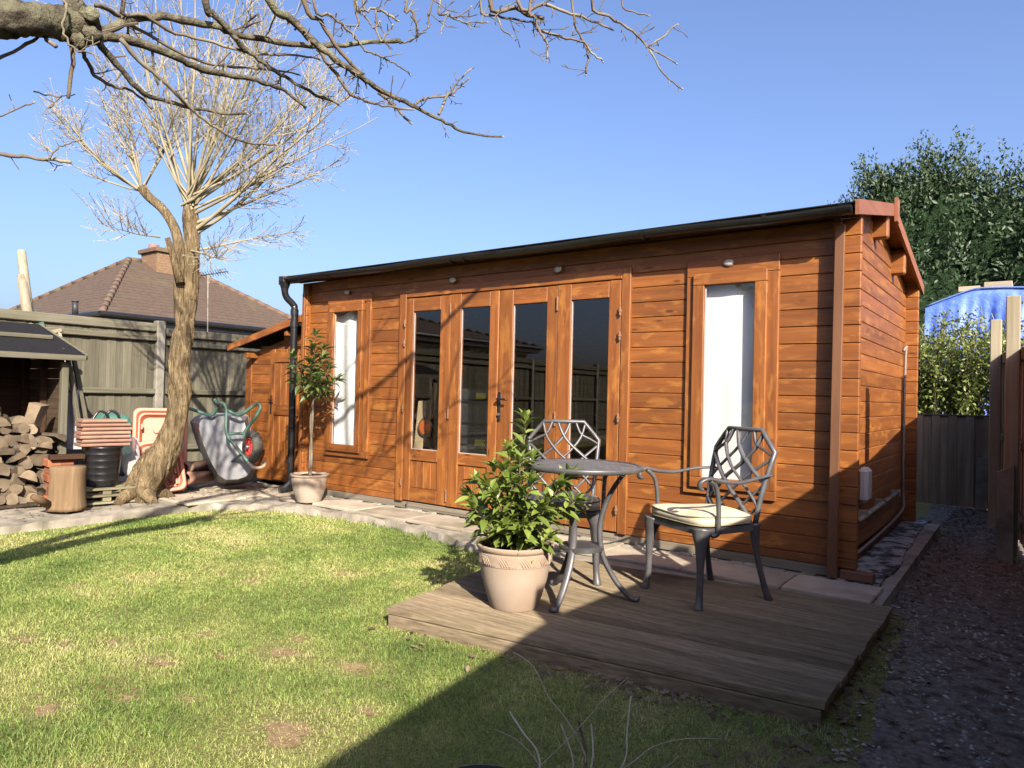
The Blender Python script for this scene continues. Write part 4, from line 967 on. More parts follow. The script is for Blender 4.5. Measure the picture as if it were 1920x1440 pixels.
# overhead limbs out of frame that carry the branches entering from the top
hubA = at(360, -260, 2.7); hubB = at(1010, -260, 3.2)
P = bez([A0+Vector((-.03, .5, 1.95)), A0+Vector((.1, .9, 2.6)), hubA, hubB.lerp(hubA, .5)+Vector((0, 0, .1)), hubB, at(1400, -330, 3.5)], 6)
MB().tube(P, lerpl([.08, .055, .04, .03, .025, .015], len(P)), 9).build('bough', M_APPLE, ap, smooth=True)
spur = MB(); wb = MB()
def branch(pts, d0, d1, w0, w1, pre=None, spurs=True):
    n = len(pts); Q = [at(x, y, d0+(d1-d0)*i/(n-1)) for i, (x, y) in enumerate(pts)]
    if pre is not None: Q = [pre]+Q
    P = bez(Q, 4); dm = (d0+d1)/2
    for i in range(1, len(P)-1): P[i] = P[i]+Vector([random.uniform(-1, 1) for _ in range(3)])*.004
    rr_ = lerpl([w0/2.35*d0/FPX, w1/2.35*d1/FPX], len(P))
    o = MB().tube(P, [r*random.uniform(.9, 1.12) for r in rr_], 7).build('branch', M_APPLE if w0 > 13 else M_APTWIG, ap, smooth=True)
    if spurs:
        Lt = sum((P[i+1]-P[i]).length for i in range(len(P)-1))
        for k in range(int(Lt*15)):
            i = random.randint(1, len(P)-2); ax = (P[i+1]-P[i-1]).normalized(); s = Quaternion(ax, random.random()*6.28) @ ax.orthogonal().normalized()
            Ls = random.choice((.012, .02, .035, .05, .09, .14))
            P2 = grow(P[i], s*.9+ax*.5, Ls, 3, .08, .3); rs = max(.0022, rr_[i]*.35)
            spur.tube(P2, [rs, rs*.85, rs*.75, rs*.9], 4)
            if Ls > .08:
                for q_ in (1, 2):
                    P3 = grow(P2[q_], (P2[q_+1]-P2[q_])*20+Vector([random.uniform(-1, 1) for _ in range(3)]), .03, 2, .1, .3); spur.tube(P3, [.002, .002, .0016], 4)
    tip = P[-1]; dt = (P[-1]-P[-2]).normalized()
    if w1 < 6:
        s = .008*dm/3; x = dt.orthogonal().normalized(); y = dt.cross(x)
        wb.add([tip-dt*s*.3]+[tip+dt*s*.6+(x*math.cos(a)+y*math.sin(a))*s*.55 for a in np.linspace(0, 6.28, 6)[:-1]]+[tip+dt*s*1.7],
               [(0, 1+(k+1) % 5, 1+k) for k in range(5)]+[(6, 1+k, 1+(k+1) % 5) for k in range(5)])
Z2 = lambda L_: [(400+x/2.087, y/2.087) for x, y in L_]
Z3 = lambda L_: [(520+x/4.8, y/4.8) for x, y in L_]
branch([(130, 66), (180, 62), (225, 45), (260, 34), (320, 33), (400, 48), (448, 65), (544, 81), (616, 86), (678, 80), (750, 76)], 2.45, 3.3, 24, 9)
branch([(144, 78), (217, 69), (271, 83), (325, 105), (361, 123), (408, 137), (470, 148), (506, 159), (535, 170), (574, 202)], 2.5, 3.1, 24, 6)
branch([(186, 80), (217, 119), (260, 166), (289, 184), (343, 199), (397, 209), (462, 213)], 2.5, 2.9, 15, 5)
branch([(225, 72), (274, 123), (325, 170), (361, 206), (408, 242), (462, 267), (516, 271)], 2.55, 3.0, 11, 4)
branch([(155, 88), (160, 108), (170, 130), (191, 152), (217, 164), (249, 170), (285, 205)], 2.45, 2.7, 10, 5)
branch([(180, 10), (215, 25), (260, 55), (330, 95), (400, 120), (480, 128), (560, 140)], 2.5, 3.2, 11, 4)
branch([(230, 0), (270, 30), (330, 62), (400, 80), (470, 100), (560, 104), (600, 112)], 2.6, 3.2, 10, 4, hubA)
branch([(383, 0), (397, 22), (426, 54), (451, 83), (477, 105), (516, 134), (553, 155), (592, 177), (636, 197)], 2.8, 3.2, 17, 5, hubA)
branch([(503, 0), (544, 34), (592, 81), (640, 120), (678, 144), (711, 168), (759, 192), (807, 216), (846, 235), (879, 249), (941, 256)], 2.8, 3.5, 21, 4, hubA)
branch([(568, 0), (601, 40), (625, 80), (650, 110), (680, 138)], 2.9, 3.1, 13, 7, hubA.lerp(hubB, .2))
branch(Z3([(360, 440), (440, 540), (560, 710), (640, 830), (730, 885), (870, 930), (1040, 965), (1220, 985)]), 3.0, 3.2, 9, 4)
branch(Z3([(910, 830), (1000, 900), (1060, 960), (1150, 1060), (1205, 1110)]), 3.3, 3.3, 9, 5, None, False)
branch(Z3([(1450, 1030), (1480, 960), (1530, 870), (1580, 790), (1640, 710), (1750, 620)]), 3.4, 3.45, 7, 3)
branch(Z3([(1230, 945), (1300, 900), (1370, 875), (1480, 870), (1580, 860)]), 3.35, 3.45, 6, 4)
branch(Z3([(1560, 860), (1640, 780), (1715, 715)]), 3.45, 3.45, 5, 3, None, False)
branch(Z3([(320, 0), (480, 140), (600, 240), (700, 340), (790, 450), (900, 500), (1010, 540), (1100, 600), (1190, 670)]), 2.9, 3.2, 7, 3, hubA.lerp(hubB, .3))
branch(Z3([(690, 0), (715, 120), (725, 235), (600, 230)]), 3.0, 3.0, 7, 3, hubA.lerp(hubB, .4))
branch(Z3([(700, 0), (760, 90), (820, 190), (860, 245), (915, 205)]), 3.0, 3.0, 6, 3, hubA.lerp(hubB, .4))
branch(Z3([(770, 0), (880, 70), (1000, 130), (1080, 185)]), 3.0, 3.05, 7, 5, hubA.lerp(hubB, .5))
branch(Z3([(890, 90), (885, 200), (900, 300), (935, 365), (990, 300), (1035, 240)]), 3.0, 3.0, 5, 3)
branch(Z3([(1160, 0), (1210, 90), (1250, 230), (1255, 325)]), 3.0, 3.0, 6, 6, hubA.lerp(hubB, .7))
branch(Z3([(1100, 390), (1200, 365), (1260, 325), (1320, 280), (1370, 235)]), 3.2, 3.2, 4, 3)
branch(Z3([(1385, 0), (1370, 120), (1355, 230)]), 3.0, 3.0, 4, 3, hubA.lerp(hubB, .75))
branch(Z3([(1460, 0), (1530, 120), (1600, 170), (1700, 205), (1880, 200)]), 3.0, 3.1, 6, 3, hubA.lerp(hubB, .8))
branch(Z3([(1535, 130), (1495, 200), (1475, 290)]), 3.0, 3.0, 4, 4, None, False)
branch(Z3([(1610, 160), (1735, 70)]), 3.05, 3.05, 3, 3, None, False)
branch(Z2([(1045, 0), (1110, 60), (1180, 75), (1260, 92)]), 3.1, 3.2, 6, 4, hubB.lerp(hubA, .1))
branch(Z2([(1110, 60), (1130, 110), (1165, 140)]), 3.1, 3.1, 4, 3, None, False)
branch(Z2([(1085, 0), (1180, 28), (1230, 55), (1295, 72)]), 3.1, 3.2, 11, 8, hubB)
branch(Z2([(1190, 0), (1300, 18), (1400, 52), (1480, 82), (1560, 116)]), 3.1, 3.3, 9, 4, hubB)
branch(Z2([(1238, 0), (1255, 60), (1275, 115), (1305, 170), (1306, 232)]), 3.1, 3.1, 7, 5, hubB)
branch(Z2([(1275, 118), (1380, 148), (1450, 165), (1480, 205), (1522, 238)]), 3.1, 3.2, 6, 4)
branch(Z2([(1400, 0), (1415, 100), (1450, 165), (1465, 230), (1458, 290)]), 3.2, 3.2, 6, 4, hubB)
branch(Z2([(1480, 0), (1550, 62), (1640, 125), (1700, 180), (1810, 248)]), 3.2, 3.4, 8, 3, at(1150, -200, 3.2))
branch(Z2([(1700, 180), (1750, 152), (1812, 98)]), 3.35, 3.4, 4, 4)
branch(Z2([(1708, 195), (1740, 255), (1785, 310), (1830, 345)]), 3.35, 3.4, 4, 3)
branch(Z2([(1600, 0), (1630, 40), (1700, 60)]), 3.2, 3.2, 4, 3, at(1180, -120, 3.2), False)
branch([(-30, 284), (0, 288), (45, 294), (90, 299), (134, 304)], 2.4, 2.5, 9, 8)
branch([(92, 297), (108, 278), (128, 270), (152, 262)], 2.45, 2.5, 4, 3)
branch([(134, 62), (135, 119), (128, 184)], 2.45, 2.45, 11, 8, None, False)
branch([(74, 66), (40, 88), (-20, 118)], 2.4, 2.3, 7, 8, None, False)
branch([(84, 60), (92, 78), (105, 88)], 2.4, 2.35, 10, 9, None, False)
branch([(118, 0), (126, 20), (117, 50), (125, 72), (140, 92), (172, 100)], 2.35, 2.35, 6, 4)
branch([(-20, 222), (0, 216), (30, 205), (62, 193)], 2.4, 2.45, 4, 3)
branch([(125, 178), (105, 182), (66, 172)], 2.45, 2.5, 3, 3)
tag(spur.build('spurs', M_APTWIG, ap), kind='stuff'); tag(wb.build('opening_buds', M_BUD, ap), kind='stuff')
# more of its crown above and behind the camera, seen only by its shadows
for k in range(14):
    b0 = hubA+Vector((random.uniform(-.6, .5), random.uniform(-.6, .2), random.uniform(-.1, .25))); d = Vector((random.uniform(-.6, .5), random.uniform(.1, 1), random.uniform(.25, .8)))
    P = grow(b0, d, random.uniform(.9, 1.6), 8, .05, .15); mb = MB().tube(P, lerpl([.018, .005], 9), 5)
    for q in range(9):
        i = random.randint(2, 7); P2 = grow(P[i], (P[i+1]-P[i])*8+Vector([random.uniform(-1, 1) for _ in range(3)]), random.uniform(.2, .5), 4, .05, .2); mb.tube(P2, lerpl([.006, .002], 5), 4)
    mb.build('branch', M_APTWIG, ap, smooth=True)

# ------------------------------------------------------------------ log store with firewood
st = thing('log_store', (-7.0, -2.6, .08), 'low open-fronted log store with felt roof at the left edge', 'log store')
for i in range(15):
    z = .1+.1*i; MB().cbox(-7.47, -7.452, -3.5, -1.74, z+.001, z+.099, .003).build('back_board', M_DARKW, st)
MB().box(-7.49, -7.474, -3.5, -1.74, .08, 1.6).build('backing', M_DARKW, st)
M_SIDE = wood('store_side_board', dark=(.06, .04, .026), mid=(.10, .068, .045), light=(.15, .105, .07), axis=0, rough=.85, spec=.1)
for i in range(14):
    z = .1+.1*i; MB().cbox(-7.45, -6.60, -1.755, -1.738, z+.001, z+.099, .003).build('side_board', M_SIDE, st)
for (x, y, h) in ((-6.52, -1.765, 1.36), (-6.95, -1.79, 1.4), (-7.40, -1.79, 1.5), (-7.42, -2.30, 1.5), (-6.52, -3.4, 1.36), (-7.4, -3.4, 1.5)):
    MB().cbox(x-.032, x+.032, y-.03, y+.03, .08, h, .006).build('post', M_FZ if x > -6.6 else M_DARKW, st)
rfz = lambda x: 1.425+(-6.40-x)*.30
fixn(MB().prism([(-6.40, -3.6, rfz(-6.4)), (-7.58, -3.6, rfz(-7.58)), (-7.58, -3.6, rfz(-7.58)-.02), (-6.40, -3.6, rfz(-6.4)-.02)], (0, 1.98, 0)).build('roof', M_FELT, st))
MB().cbox(-6.415, -6.395, -3.6, -1.625, 1.375, 1.428, .003).build('fascia', M_FY, st)
MB().bar((-6.95, -3.6, rfz(-6.95)+.022), (-6.95, -1.72, rfz(-6.95)+.022), .035, .04, .004).build('roof_batten', M_FY, st)
MB().bar((-6.42, -1.612, rfz(-6.42)-.02), (-7.56, -1.612, rfz(-7.56)-.02), .02, .06, .004).build('verge_board', M_FX, st)
MB().cbox(-7.4, -6.05, -3.4, -1.78, .076, .10, .004).build('floor', M_SOIL, st)
def log_mesh(kind, r, L_):
    n = 15 if kind == 'round' else 11; sec = []
    if kind == 'round': ang = np.linspace(0, 2*math.pi, n+1)[:-1]
    elif kind == 'half': ang = np.linspace(0, math.pi, n)
    else: ang = np.linspace(.1, math.pi*.62, n)
    ph = random.random()*6
    for a in ang:
        q = r*(1+.07*math.sin(3*a+ph)+random.uniform(-.05, .05)); sec.append((q*math.cos(a), q*math.sin(a)))
    if kind == 'wedge': sec.append((-.12*r, -.1*r))
    cx = sum(p[0] for p in sec)/len(sec); cz = sum(p[1] for p in sec)/len(sec); sec = [(a-cx, b-cz) for a, b in sec]; n = len(sec)
    mb = MB(); tl = random.uniform(-.02, .02); nr = 5; bend = random.uniform(-.012, .012)
    vs = []
    for q in range(nr):
        t = q/(nr-1); w = 1+random.uniform(-.05, .05)
        for a, b in sec: vs.append((-L_/2+L_*t+tl*(a if t < .5 else b)/r*abs(2*t-1), a*w*random.uniform(.95, 1.05)+bend*math.sin(t*3.14), b*w*random.uniform(.95, 1.05)))
    mb.add(vs, [tuple(range(n))[::-1], tuple(range((nr-1)*n, nr*n))]+[(q*n+i, q*n+(i+1) % n, (q+1)*n+(i+1) % n, (q+1)*n+i) for q in range(nr-1) for i in range(n)])
    me = mb.mesh('firewood_log'); me.materials.append(M_LOGB); me.materials.append(M_LOGE)
    row_ = [0]*n; sm = [True]*n
    if kind == 'half': row_[-1] = 1; sm[-1] = False
    if kind == 'wedge': row_[-1] = 1; row_[-2] = 1; sm[-1] = sm[-2] = False
    me.polygons.foreach_set('material_index', [1, 1]+row_*(nr-1)); me.polygons.foreach_set('use_smooth', [False, False]+sm*(nr-1))
    me.set_sharp_from_angle(angle=math.radians(50)); return me
LOGS = [log_mesh(k, r, l) for k, r, l in (('round', .046, .34), ('round', .038, .36), ('half', .066, .34), ('half', .074, .32), ('wedge', .098, .36), ('wedge', .085, .33), ('half', .058, .38), ('wedge', .105, .34), ('round', .052, .33))]
KN = ['round', 'round', 'half-round', 'half-round', 'split', 'split', 'half-round', 'split', 'round']
ORDN = ['first', 'second', 'third', 'fourth', 'fifth', 'sixth', 'seventh', 'eighth', 'ninth', 'tenth', 'eleventh', 'twelfth', 'thirteenth', 'fourteenth', 'fifteenth', 'sixteenth']
row = 0; z = .145
while z < 1.2:
    y = -1.86-.02*(row % 2)*2 - max(0, row-6)*.10; col = 0
    while y > -3.0:
        top = .66+(-1.86-y)*.62
        if z < top:
            i = random.randrange(len(LOGS)); o = bpy.data.objects.new('firewood_log', LOGS[i])
            xf = -6.52+.42*max(0, 1-z/.95)+random.uniform(-.05, .05)
            put(o, None, (xf-.16, y+random.uniform(-.012, .012), z+random.uniform(-.012, .012)))
            o.rotation_euler = (random.uniform(-.6, .6) if KN[i] != 'round' else random.random()*6, random.uniform(-.16, .16), random.uniform(-.5, .35))
            tag(o, '%s firewood log, %s from the right in the %s row up in the log store' % (KN[i], ORDN[col], ORDN[row]), 'log', 'firewood in the log store')
            col += 1
        y -= random.uniform(.082, .102)
    z += .083; row += 1
o = bpy.data.objects.new('firewood_log', LOGS[7]); put(o, None, (-6.62, -1.98, .80)); o.rotation_euler = (0, -1.25, .5)
tag(o, 'orange split log standing upright on top of the woodpile', 'log', 'firewood in the log store')
# chopping stump
SPc = Vector((-5.66, -2.04, .083)); mb = MB(); n = 26
pr = [(0, 0), (.15, 0), (.148, .03), (.138, .10), (.134, .2), (.134, .3), (.137, .355), (.13, .368), (0, .372)]
mb.lathe(pr, n, SPc)
for i in range(len(pr)):
    for j in range(n):
        v = mb.v[i*n+j]; a = j/n*6.283; k = 1+.035*math.sin(3*a+1)+.02*math.sin(7*a)+random.uniform(-.01, .01)
        mb.v[i*n+j] = Vector((SPc.x+(v.x-SPc.x)*k, SPc.y+(v.y-SPc.y)*k, v.z))
sg = thing('chopping_stump', SPc, 'squat bark-stripped tree stump standing before the woodpile', 'stump')
mb.build('stump_body', M_STUMP, sg, smooth=True)
MB().tube([at(88, 945, 5.85), at(70, 935, 5.75), at(60, 930, 5.72)], [.035, .028, .022], 9).build('side_stub', M_STUMP, sg, smooth=True)
# pallet, bucket, stacked clay tiles
pl = thing('pallet', (-5.83, -1.70, .09), 'small grey-brown pallet under the black bucket', 'pallet')
ex = Vector((.16, .99, 0)).normalized(); ey = Vector((-.99, .16, 0)); po = Vector((-5.80, -1.90, .076))
def pm_(u, v, z): return po+ex*u+ey*v+Vector((0, 0, z))
for z in (.012, .075, .135):
    for v in (.02, .16, .30, .42): MB().bar(pm_(0, v, z), pm_(.46, v, z), .075, .018, .003).build('slat', M_PALLET, pl)
for z in (.043, .106):
    for u in (.03, .23, .43):
        for v in (.03, .40): MB().bar(pm_(u-.035, v, z), pm_(u+.035, v, z), .07, .042, .003).build('block', M_PALLET, pl)
BC = pm_(.235, .20, .1455)
bk_ = thing('bucket', BC, 'ribbed black plastic bucket on the pallet', 'bucket')
pr = [(0, 0), (.125, 0), (.128, .01)]
for k in range(5): z = .05+.06*k; pr += [(.1315+.006*k, z), (.134+.006*k, z+.004), (.134+.006*k, z+.010), (.1325+.006*k, z+.014)]
pr += [(.158, .345), (.166, .35), (.166, .365), (.155, .365), (.15, .30), (0, .02)]
MB().lathe(pr, 32, BC).build('bucket_body', M_BLACK, bk_, smooth=True)
for k in range(7):
    z = BC.z+.366+.036*k; jx = random.uniform(-.012, .012)
    def tl(u, v, h): return BC+ex*(u-.2+jx)+ey*(v-.12)+Vector((0, 0, z-BC.z+h))
    t_ = MB(); pts = [(.012, .0), (.0, .006), (-.004, .016), (.0, .026), (.012, .031), (.24, .031), (.24, .0)]
    t_.prism([tl(0, v, h) for v, h in pts], ex*(.40 if k < 6 else .36))
    t_.add([tl(u, v, h) for u, v, h in ((-.004, .004, .004), (.02, .004, .004), (.02, .235, .004), (-.004, .235, .004), (-.004, .004, .026), (.02, .004, .026), (.02, .235, .026), (-.004, .235, .026))],
           [(0, 3, 2, 1), (4, 5, 6, 7), (0, 1, 5, 4), (1, 2, 6, 5), (2, 3, 7, 6), (3, 0, 4, 7)])
    tag(fixn(t_.build('clay_tile', M_TERRA, None)), 'terracotta tile, %s from the bottom of the stack on the black bucket' % ORDN[k], 'tile', 'tiles stacked on the bucket')
# bricks beside the bucket
bq = Vector((-5.98, -2.02, .083))
for k in range(6):
    for j in range(2):
        off = .012*math.sin(k*2+j); a = bq+ex*(.0+j*.105+off+(.012*k if k < 3 else 0))+Vector((0, 0, .0662*k+.033))
        b = MB().bar(a, a+ey*.213, .100, .064, .004)
        tag(b.build('brick', M_BRICK, None), '%s brick in the %s layer of the small brick stack by the bucket' % (('left', 'right')[j], ORDN[k]), 'brick', 'bricks by the bucket')
a = bq+ex*-.05+Vector((0, 0, .0662*6+.022)); tag(MB().bar(a, a+ex*.27, .1, .042, .004).build('timber_offcut', M_DARKW, None), 'dark timber offcut lying on top of the brick stack', 'timber')
# sheets, bags and leaning timbers by the store
g = MB().grid(lambda u, v: at(124+28*u*(1-.25*v), 842-112*v, 6.95+.12*v)+Vector((.012*math.sin(9*v+5*u), .012*math.sin(7*u), 0)), 6, 10)
g2 = MB().grid(lambda u, v: at(124+28*u*(1-.25*v), 842-112*v, 6.98+.12*v)+Vector((.012*math.sin(9*v+5*u), .012*math.sin(7*u), 0)), 6, 10); g.add(g2.v, [tuple(reversed(f)) for f in g2.f])
tag(g.build('plastic_sheet', M_GREYBAG, None, smooth=True), 'pale grey plastic sheet propped beside the log store post', 'sheet')
ld = thing('leaning_timbers', at(152, 830, 6.9), 'pair of weathered battens leaning together against the log store', 'timber')
MB().bar(at(153, 826, 6.85), at(127, 672, 6.95), .035, .035).build('batten', M_FZ, ld); MB().bar(at(163, 800, 7.05), at(134, 650, 7.2), .04, .03).build('batten', M_FZ, ld)
MB().bar(at(124, 734, 6.9), at(142, 733, 6.95), .03, .03).build('cross_piece', M_DARKW, ld)
tag(MB().tube([at(46, 700, 8.25), at(58, 640, 8.25), at(50, 560, 8.3), at(40, 470, 8.35)], [.062, .062, .055, .045], 9).build('round_post', M_POST, None, smooth=True), 'tall pale split fence post leaning above the log store roof', 'post')
tag(MB().tube([at(62, 700, 8.1), at(55, 610, 8.2), at(40, 516, 8.3)], [.06, .058, .05], 8).build('round_post', M_POST, None, smooth=True), 'shorter pale post leaning against the tall one over the log store', 'post')
for k in range(3):
    tag(MB().tube([at(90+5*k, 660, 8.1), at(67+3*k, 582+2*k, 8.3)], .016, 6).build('garden_cane', M_GREENP, None, smooth=True), '%s of the three green canes leaning on the fence above the log store' % ('left', 'middle', 'right')[k], 'cane', 'green canes')
tr_ = thing('trestle', at(105, 660, 8.0), 'short pale wooden trestle end showing over the log store roof', 'trestle')
MB().bar(at(92, 624, 7.9), at(118, 619, 7.9), .05, .04).build('cross_bar', M_POST, tr_); MB().bar(at(98, 622, 7.9), at(112, 690, 7.8), .05, .03).build('leg', M_POST, tr_); MB().bar(at(110, 620, 7.9), at(124, 690, 7.9), .05, .03).build('leg', M_POST, tr_)
def bag(name, m, c, rx, ry, rz, label, cat, sq=.8):
    n = 22; mb = MB(); k = 12; vs = []
    for i in range(k+1):
        ph = math.pi*i/k
        for j in range(n):
            a = 2*math.pi*j/n; e = 1+.08*math.sin(3*a+2*ph)+.05*math.sin(7*a+5*ph)+random.uniform(-.025, .025)
            sx = math.sin(ph)**sq
            vs.append(c+Rh*rx*sx*math.cos(a)*e+Bk*ry*sx*math.sin(a)*e+Zv*(rz*-math.cos(ph)))
    mb.add(vs, [(i*n+j, i*n+(j+1) % n, (i+1)*n+(j+1) % n, (i+1)*n+j) for i in range(k) for j in range(n)])
    tag(fixn(mb.build(name, m, None, smooth=True)), label, cat)
bag('green_sack', M_GREENS, at(205, 835, 7.35), .25, .12, .33, 'green woven garden sack behind the stacked tiles', 'sack', .4)
bag('polythene_bag', M_FILM, at(246, 856, 6.85), .085, .06, .19, 'clear polythene bag between the bucket and the tree trunk', 'bag', .5)
tag(MB().tube(bez([at(172, 790, 7.0), at(185, 772, 7.05), at(200, 776, 7.05), at(205, 790, 7.0)], 5), .012, 7).build('hose_loop', M_BLACK, None, smooth=True), 'black hose loop left of two on the green sack', 'hose')
tag(MB().tube(bez([at(196, 786, 7.05), at(206, 771, 7.1), at(220, 776, 7.1), at(226, 792, 7.05)], 5), .014, 7).build('hose_loop', M_BLACK, None, smooth=True), 'black hose loop right of two on the green sack', 'hose')
def tray(c, ux, uy, w, h, dpt, label):
    """moulded tray: lip, sloping sides, recessed floor; ux across, uy up the tray, facing ux x uy"""
    nz = ux.cross(uy).normalized(); R = thing('moulded_tray', c-uy*h/2, label, 'tray', 'terracotta coloured trays')
    def ring(sw, sh, d, r=.06):
        out = []
        for (sx, sy, a0) in ((1, 1, 0), (-1, 1, 90), (-1, -1, 180), (1, -1, 270)):
            for a in (0, 22, 45, 68, 90):
                t = math.radians(a0+a); out.append(c+ux*(sx*(sw/2-r)+r*math.cos(t))+uy*(sy*(sh/2-r)+r*math.sin(t))+nz*d)
        return out
    rings = [ring(w, h, -.03), ring(w, h, 0), ring(w-.01, h-.01, .006), ring(w-.06, h-.06, .006), ring(w-.07, h-.07, -.0), ring(w-.10, h-.10, -.02), ring(w-.13, h-.13, -.02), ring(w-.18, h-.18, -dpt)]
    n = 20; mb = MB(); vs = [v for r_ in rings for v in r_]
    mb.add(vs, [(i*n+j, i*n+(j+1) % n, (i+1)*n+(j+1) % n, (i+1)*n+j) for i in range(len(rings)-1) for j in range(n)]+[tuple((len(rings)-1)*n+j for j in range(n))])
    fixn(mb.build('tray_shell', M_TRAY, R))
    for k in range(5):
        q = c+ux*random.uniform(-.3, .3)*(w-.2)+uy*random.uniform(-.35, .35)*(h-.2)+nz*(-dpt+.012)
        MB().lathe([(0, .012), (.025, .012), (.03, -.01)], 10, q, nz).build('moulded_boss', M_TRAY, R)
    for s_ in (-1, 1):
        for k in range(3):
            q = c+ux*s_*(w/2-.085)+uy*(k-1)*h*.27+nz*.004; MB().bar(q-uy*.03, q+uy*.03, .02, .02, .003, nz).build('moulded_rib', M_TRAY, R)
fc = (CAM-at(300, 850, 7.3)); fc.z = 0; fc.normalize(); ux = Vector((-fc.y, fc.x, 0)); 
up1 = (Zv*.96-fc*.26).normalized()
tray(at(300, 842, 7.35), ux, up1, .52, .88, .07, 'tall terracotta coloured plastic tray leaning on the fence behind the trunk')
up2 = (Zv*.9-fc*.3+ux*-.14).normalized(); 
tray(at(302, 875, 7.05), (ux-up2*ux.dot(up2)).normalized(), up2, .42, .56, .06, 'shorter terracotta coloured tray leaning in front of the tall one')
tray(at(318, 884, 6.95)+Vector((0, 0, 0)), (ux-up2*ux.dot(up2)).normalized(), up2, .27, .40, .05, 'small terracotta coloured tray just right of the tree foot')
for k, (px, py, ex_, ey_, dd) in enumerate(((345, 878, 392, 872, 7.25), (348, 897, 394, 892, 7.15))):
    a = at(px, py, dd); b = at(ex_, ey_, dd+.35); ax = (b-a).normalized(); Lp = (b-a).length
    tag(fixn(MB().lathe([(.05, 0), (.068, 0), (.068, .07), (.06, .075), (.06, Lp), (.05, Lp), (.05, 0)], 18, a, ax).build('clay_pipe', M_TERRA, None, smooth=True)), '%s of two clay drain pipes beside the wheelbarrow' % ('upper', 'lower')[k], 'pipe', 'clay pipes')
tag(MB().cbox(-.03, .03, -.03, .03, -.09, .09, .015, Matrix.Translation(at(334, 838, 7.1))).build('yellow_bottle', M_YEL, None), 'yellow plastic bottle just right of the trunk', 'bottle')
bag('pale_sack', M_GREYBAG, at(336, 822, 7.2), .05, .04, .16, 'pale sack showing right of the trunk above the yellow bottle', 'sack', .5)
# wheelbarrow tipped up on its nose against the shed, underside to the camera
wbw = thing('wheelbarrow', at(435, 908, 7.4), 'galvanised wheelbarrow with green tube frame tipped up against the shed', 'wheelbarrow')
D = 7.35
rim = [(358, 792), (366, 783), (380, 777), (452, 775), (464, 780), (476, 850), (477, 885), (468, 901), (448, 907), (420, 909), (402, 900), (386, 872), (370, 830)]
bot = [(372, 795), (384, 784), (400, 781), (448, 781), (458, 790), (470, 850), (471, 880), (462, 893), (446, 898), (424, 899), (410, 890), (396, 866), (380, 828)]
rp = [at(x, y, D+.30-.0006*(y-780)) for x, y in rim]; bp = [at(x, y, D-.0012*(y-780)) for x, y in bot]; n = len(rp)
ce = sum(bp, Vector())/n; inner = [ce+(p-ce)*.55-FW*.012 for p in bp]
mb = MB(); mb.add(rp+bp+inner, [(i, (i+1) % n, n+(i+1) % n, n+i) for i in range(n)]+[(n+i, n+(i+1) % n, 2*n+(i+1) % n, 2*n+i) for i in range(n)]+[tuple(range(2*n, 3*n))])
tr_o = mb.build('tray', M_GALV, wbw, smooth=False)
so_ = tr_o.modifiers.new('thickness', 'SOLIDIFY'); so_.thickness = .004
MB().tube(rp+[rp[0]], .011, 7, cap=False).build('tray_rim', M_GALV, wbw, smooth=True)
def wt(pts, d0, d1, r_=.0165):
    n = len(pts); MB().tube(bez([at(x, y, d0+(d1-d0)*i/(n-1)) for i, (x, y) in enumerate(pts)], 4), r_, 9).build('frame_tube', M_GREENP, wbw, smooth=True)
wt([(349, 764), (376, 773), (394, 779), (402, 774), (408, 762), (402, 748)], 7.3, 7.25)
wt([(404, 752), (410, 757), (417, 756), (424, 766), (424, 802), (427, 818), (442, 837), (467, 869)], 7.25, 7.0)
wt([(424, 768), (442, 777), (451, 778), (463, 770), (482, 757), (488, 762), (486, 770), (474, 789), (461, 807), (457, 815)], 7.22, 7.18)
wt([(426, 814), (442, 813), (458, 813)], 7.15, 7.18, .014); wt([(451, 853), (434, 866)], 7.08, 7.25, .012); wt([(458, 815), (462, 850), (468, 872)], 7.18, 7.12)
MB().tube(bez([at(x, y, d) for x, y, d in ((466, 868, 7.0), (477, 877, 6.98), (491, 876, 7.06), (497, 869, 7.12), (494, 866, 7.15))], 4), .0165, 9).build('nose_bar', M_POT, wbw, smooth=True)
wc = at(473, 838, 7.06); wa = (-Rh*.72-Bk*.69+Zv*.03).normalized(); 
whl = fixn(MB().lathe([(.122+.046*math.cos(a)*1.0, .050*math.sin(a)) for a in np.linspace(0, 2*math.pi, 15)], 30, wc, wa).build('wheel', M_TYRE, wbw, smooth=True))
MB().lathe([(0, .036), (.025, .036), (.07, .018), (.08, .040), (.088, .038), (.088, -.03), (0, -.03)], 26, wc, wa).build('rim', M_RED, whl)
for k in range(10):
    a = k*.628; x = wa.orthogonal().normalized(); y = wa.cross(x); dr = x*math.cos(a)+y*math.sin(a)
    MB().bar(wc+wa*.034+dr*.02, wc+wa*.026+dr*.075, .008, .012, .002, wa).build('spoke', M_RED, whl)
MB().lathe([(0, .07), (.014, .07), (.02, .05), (.02, .02)], 10, wc, wa).build('hub', M_STEEL, whl, smooth=True)

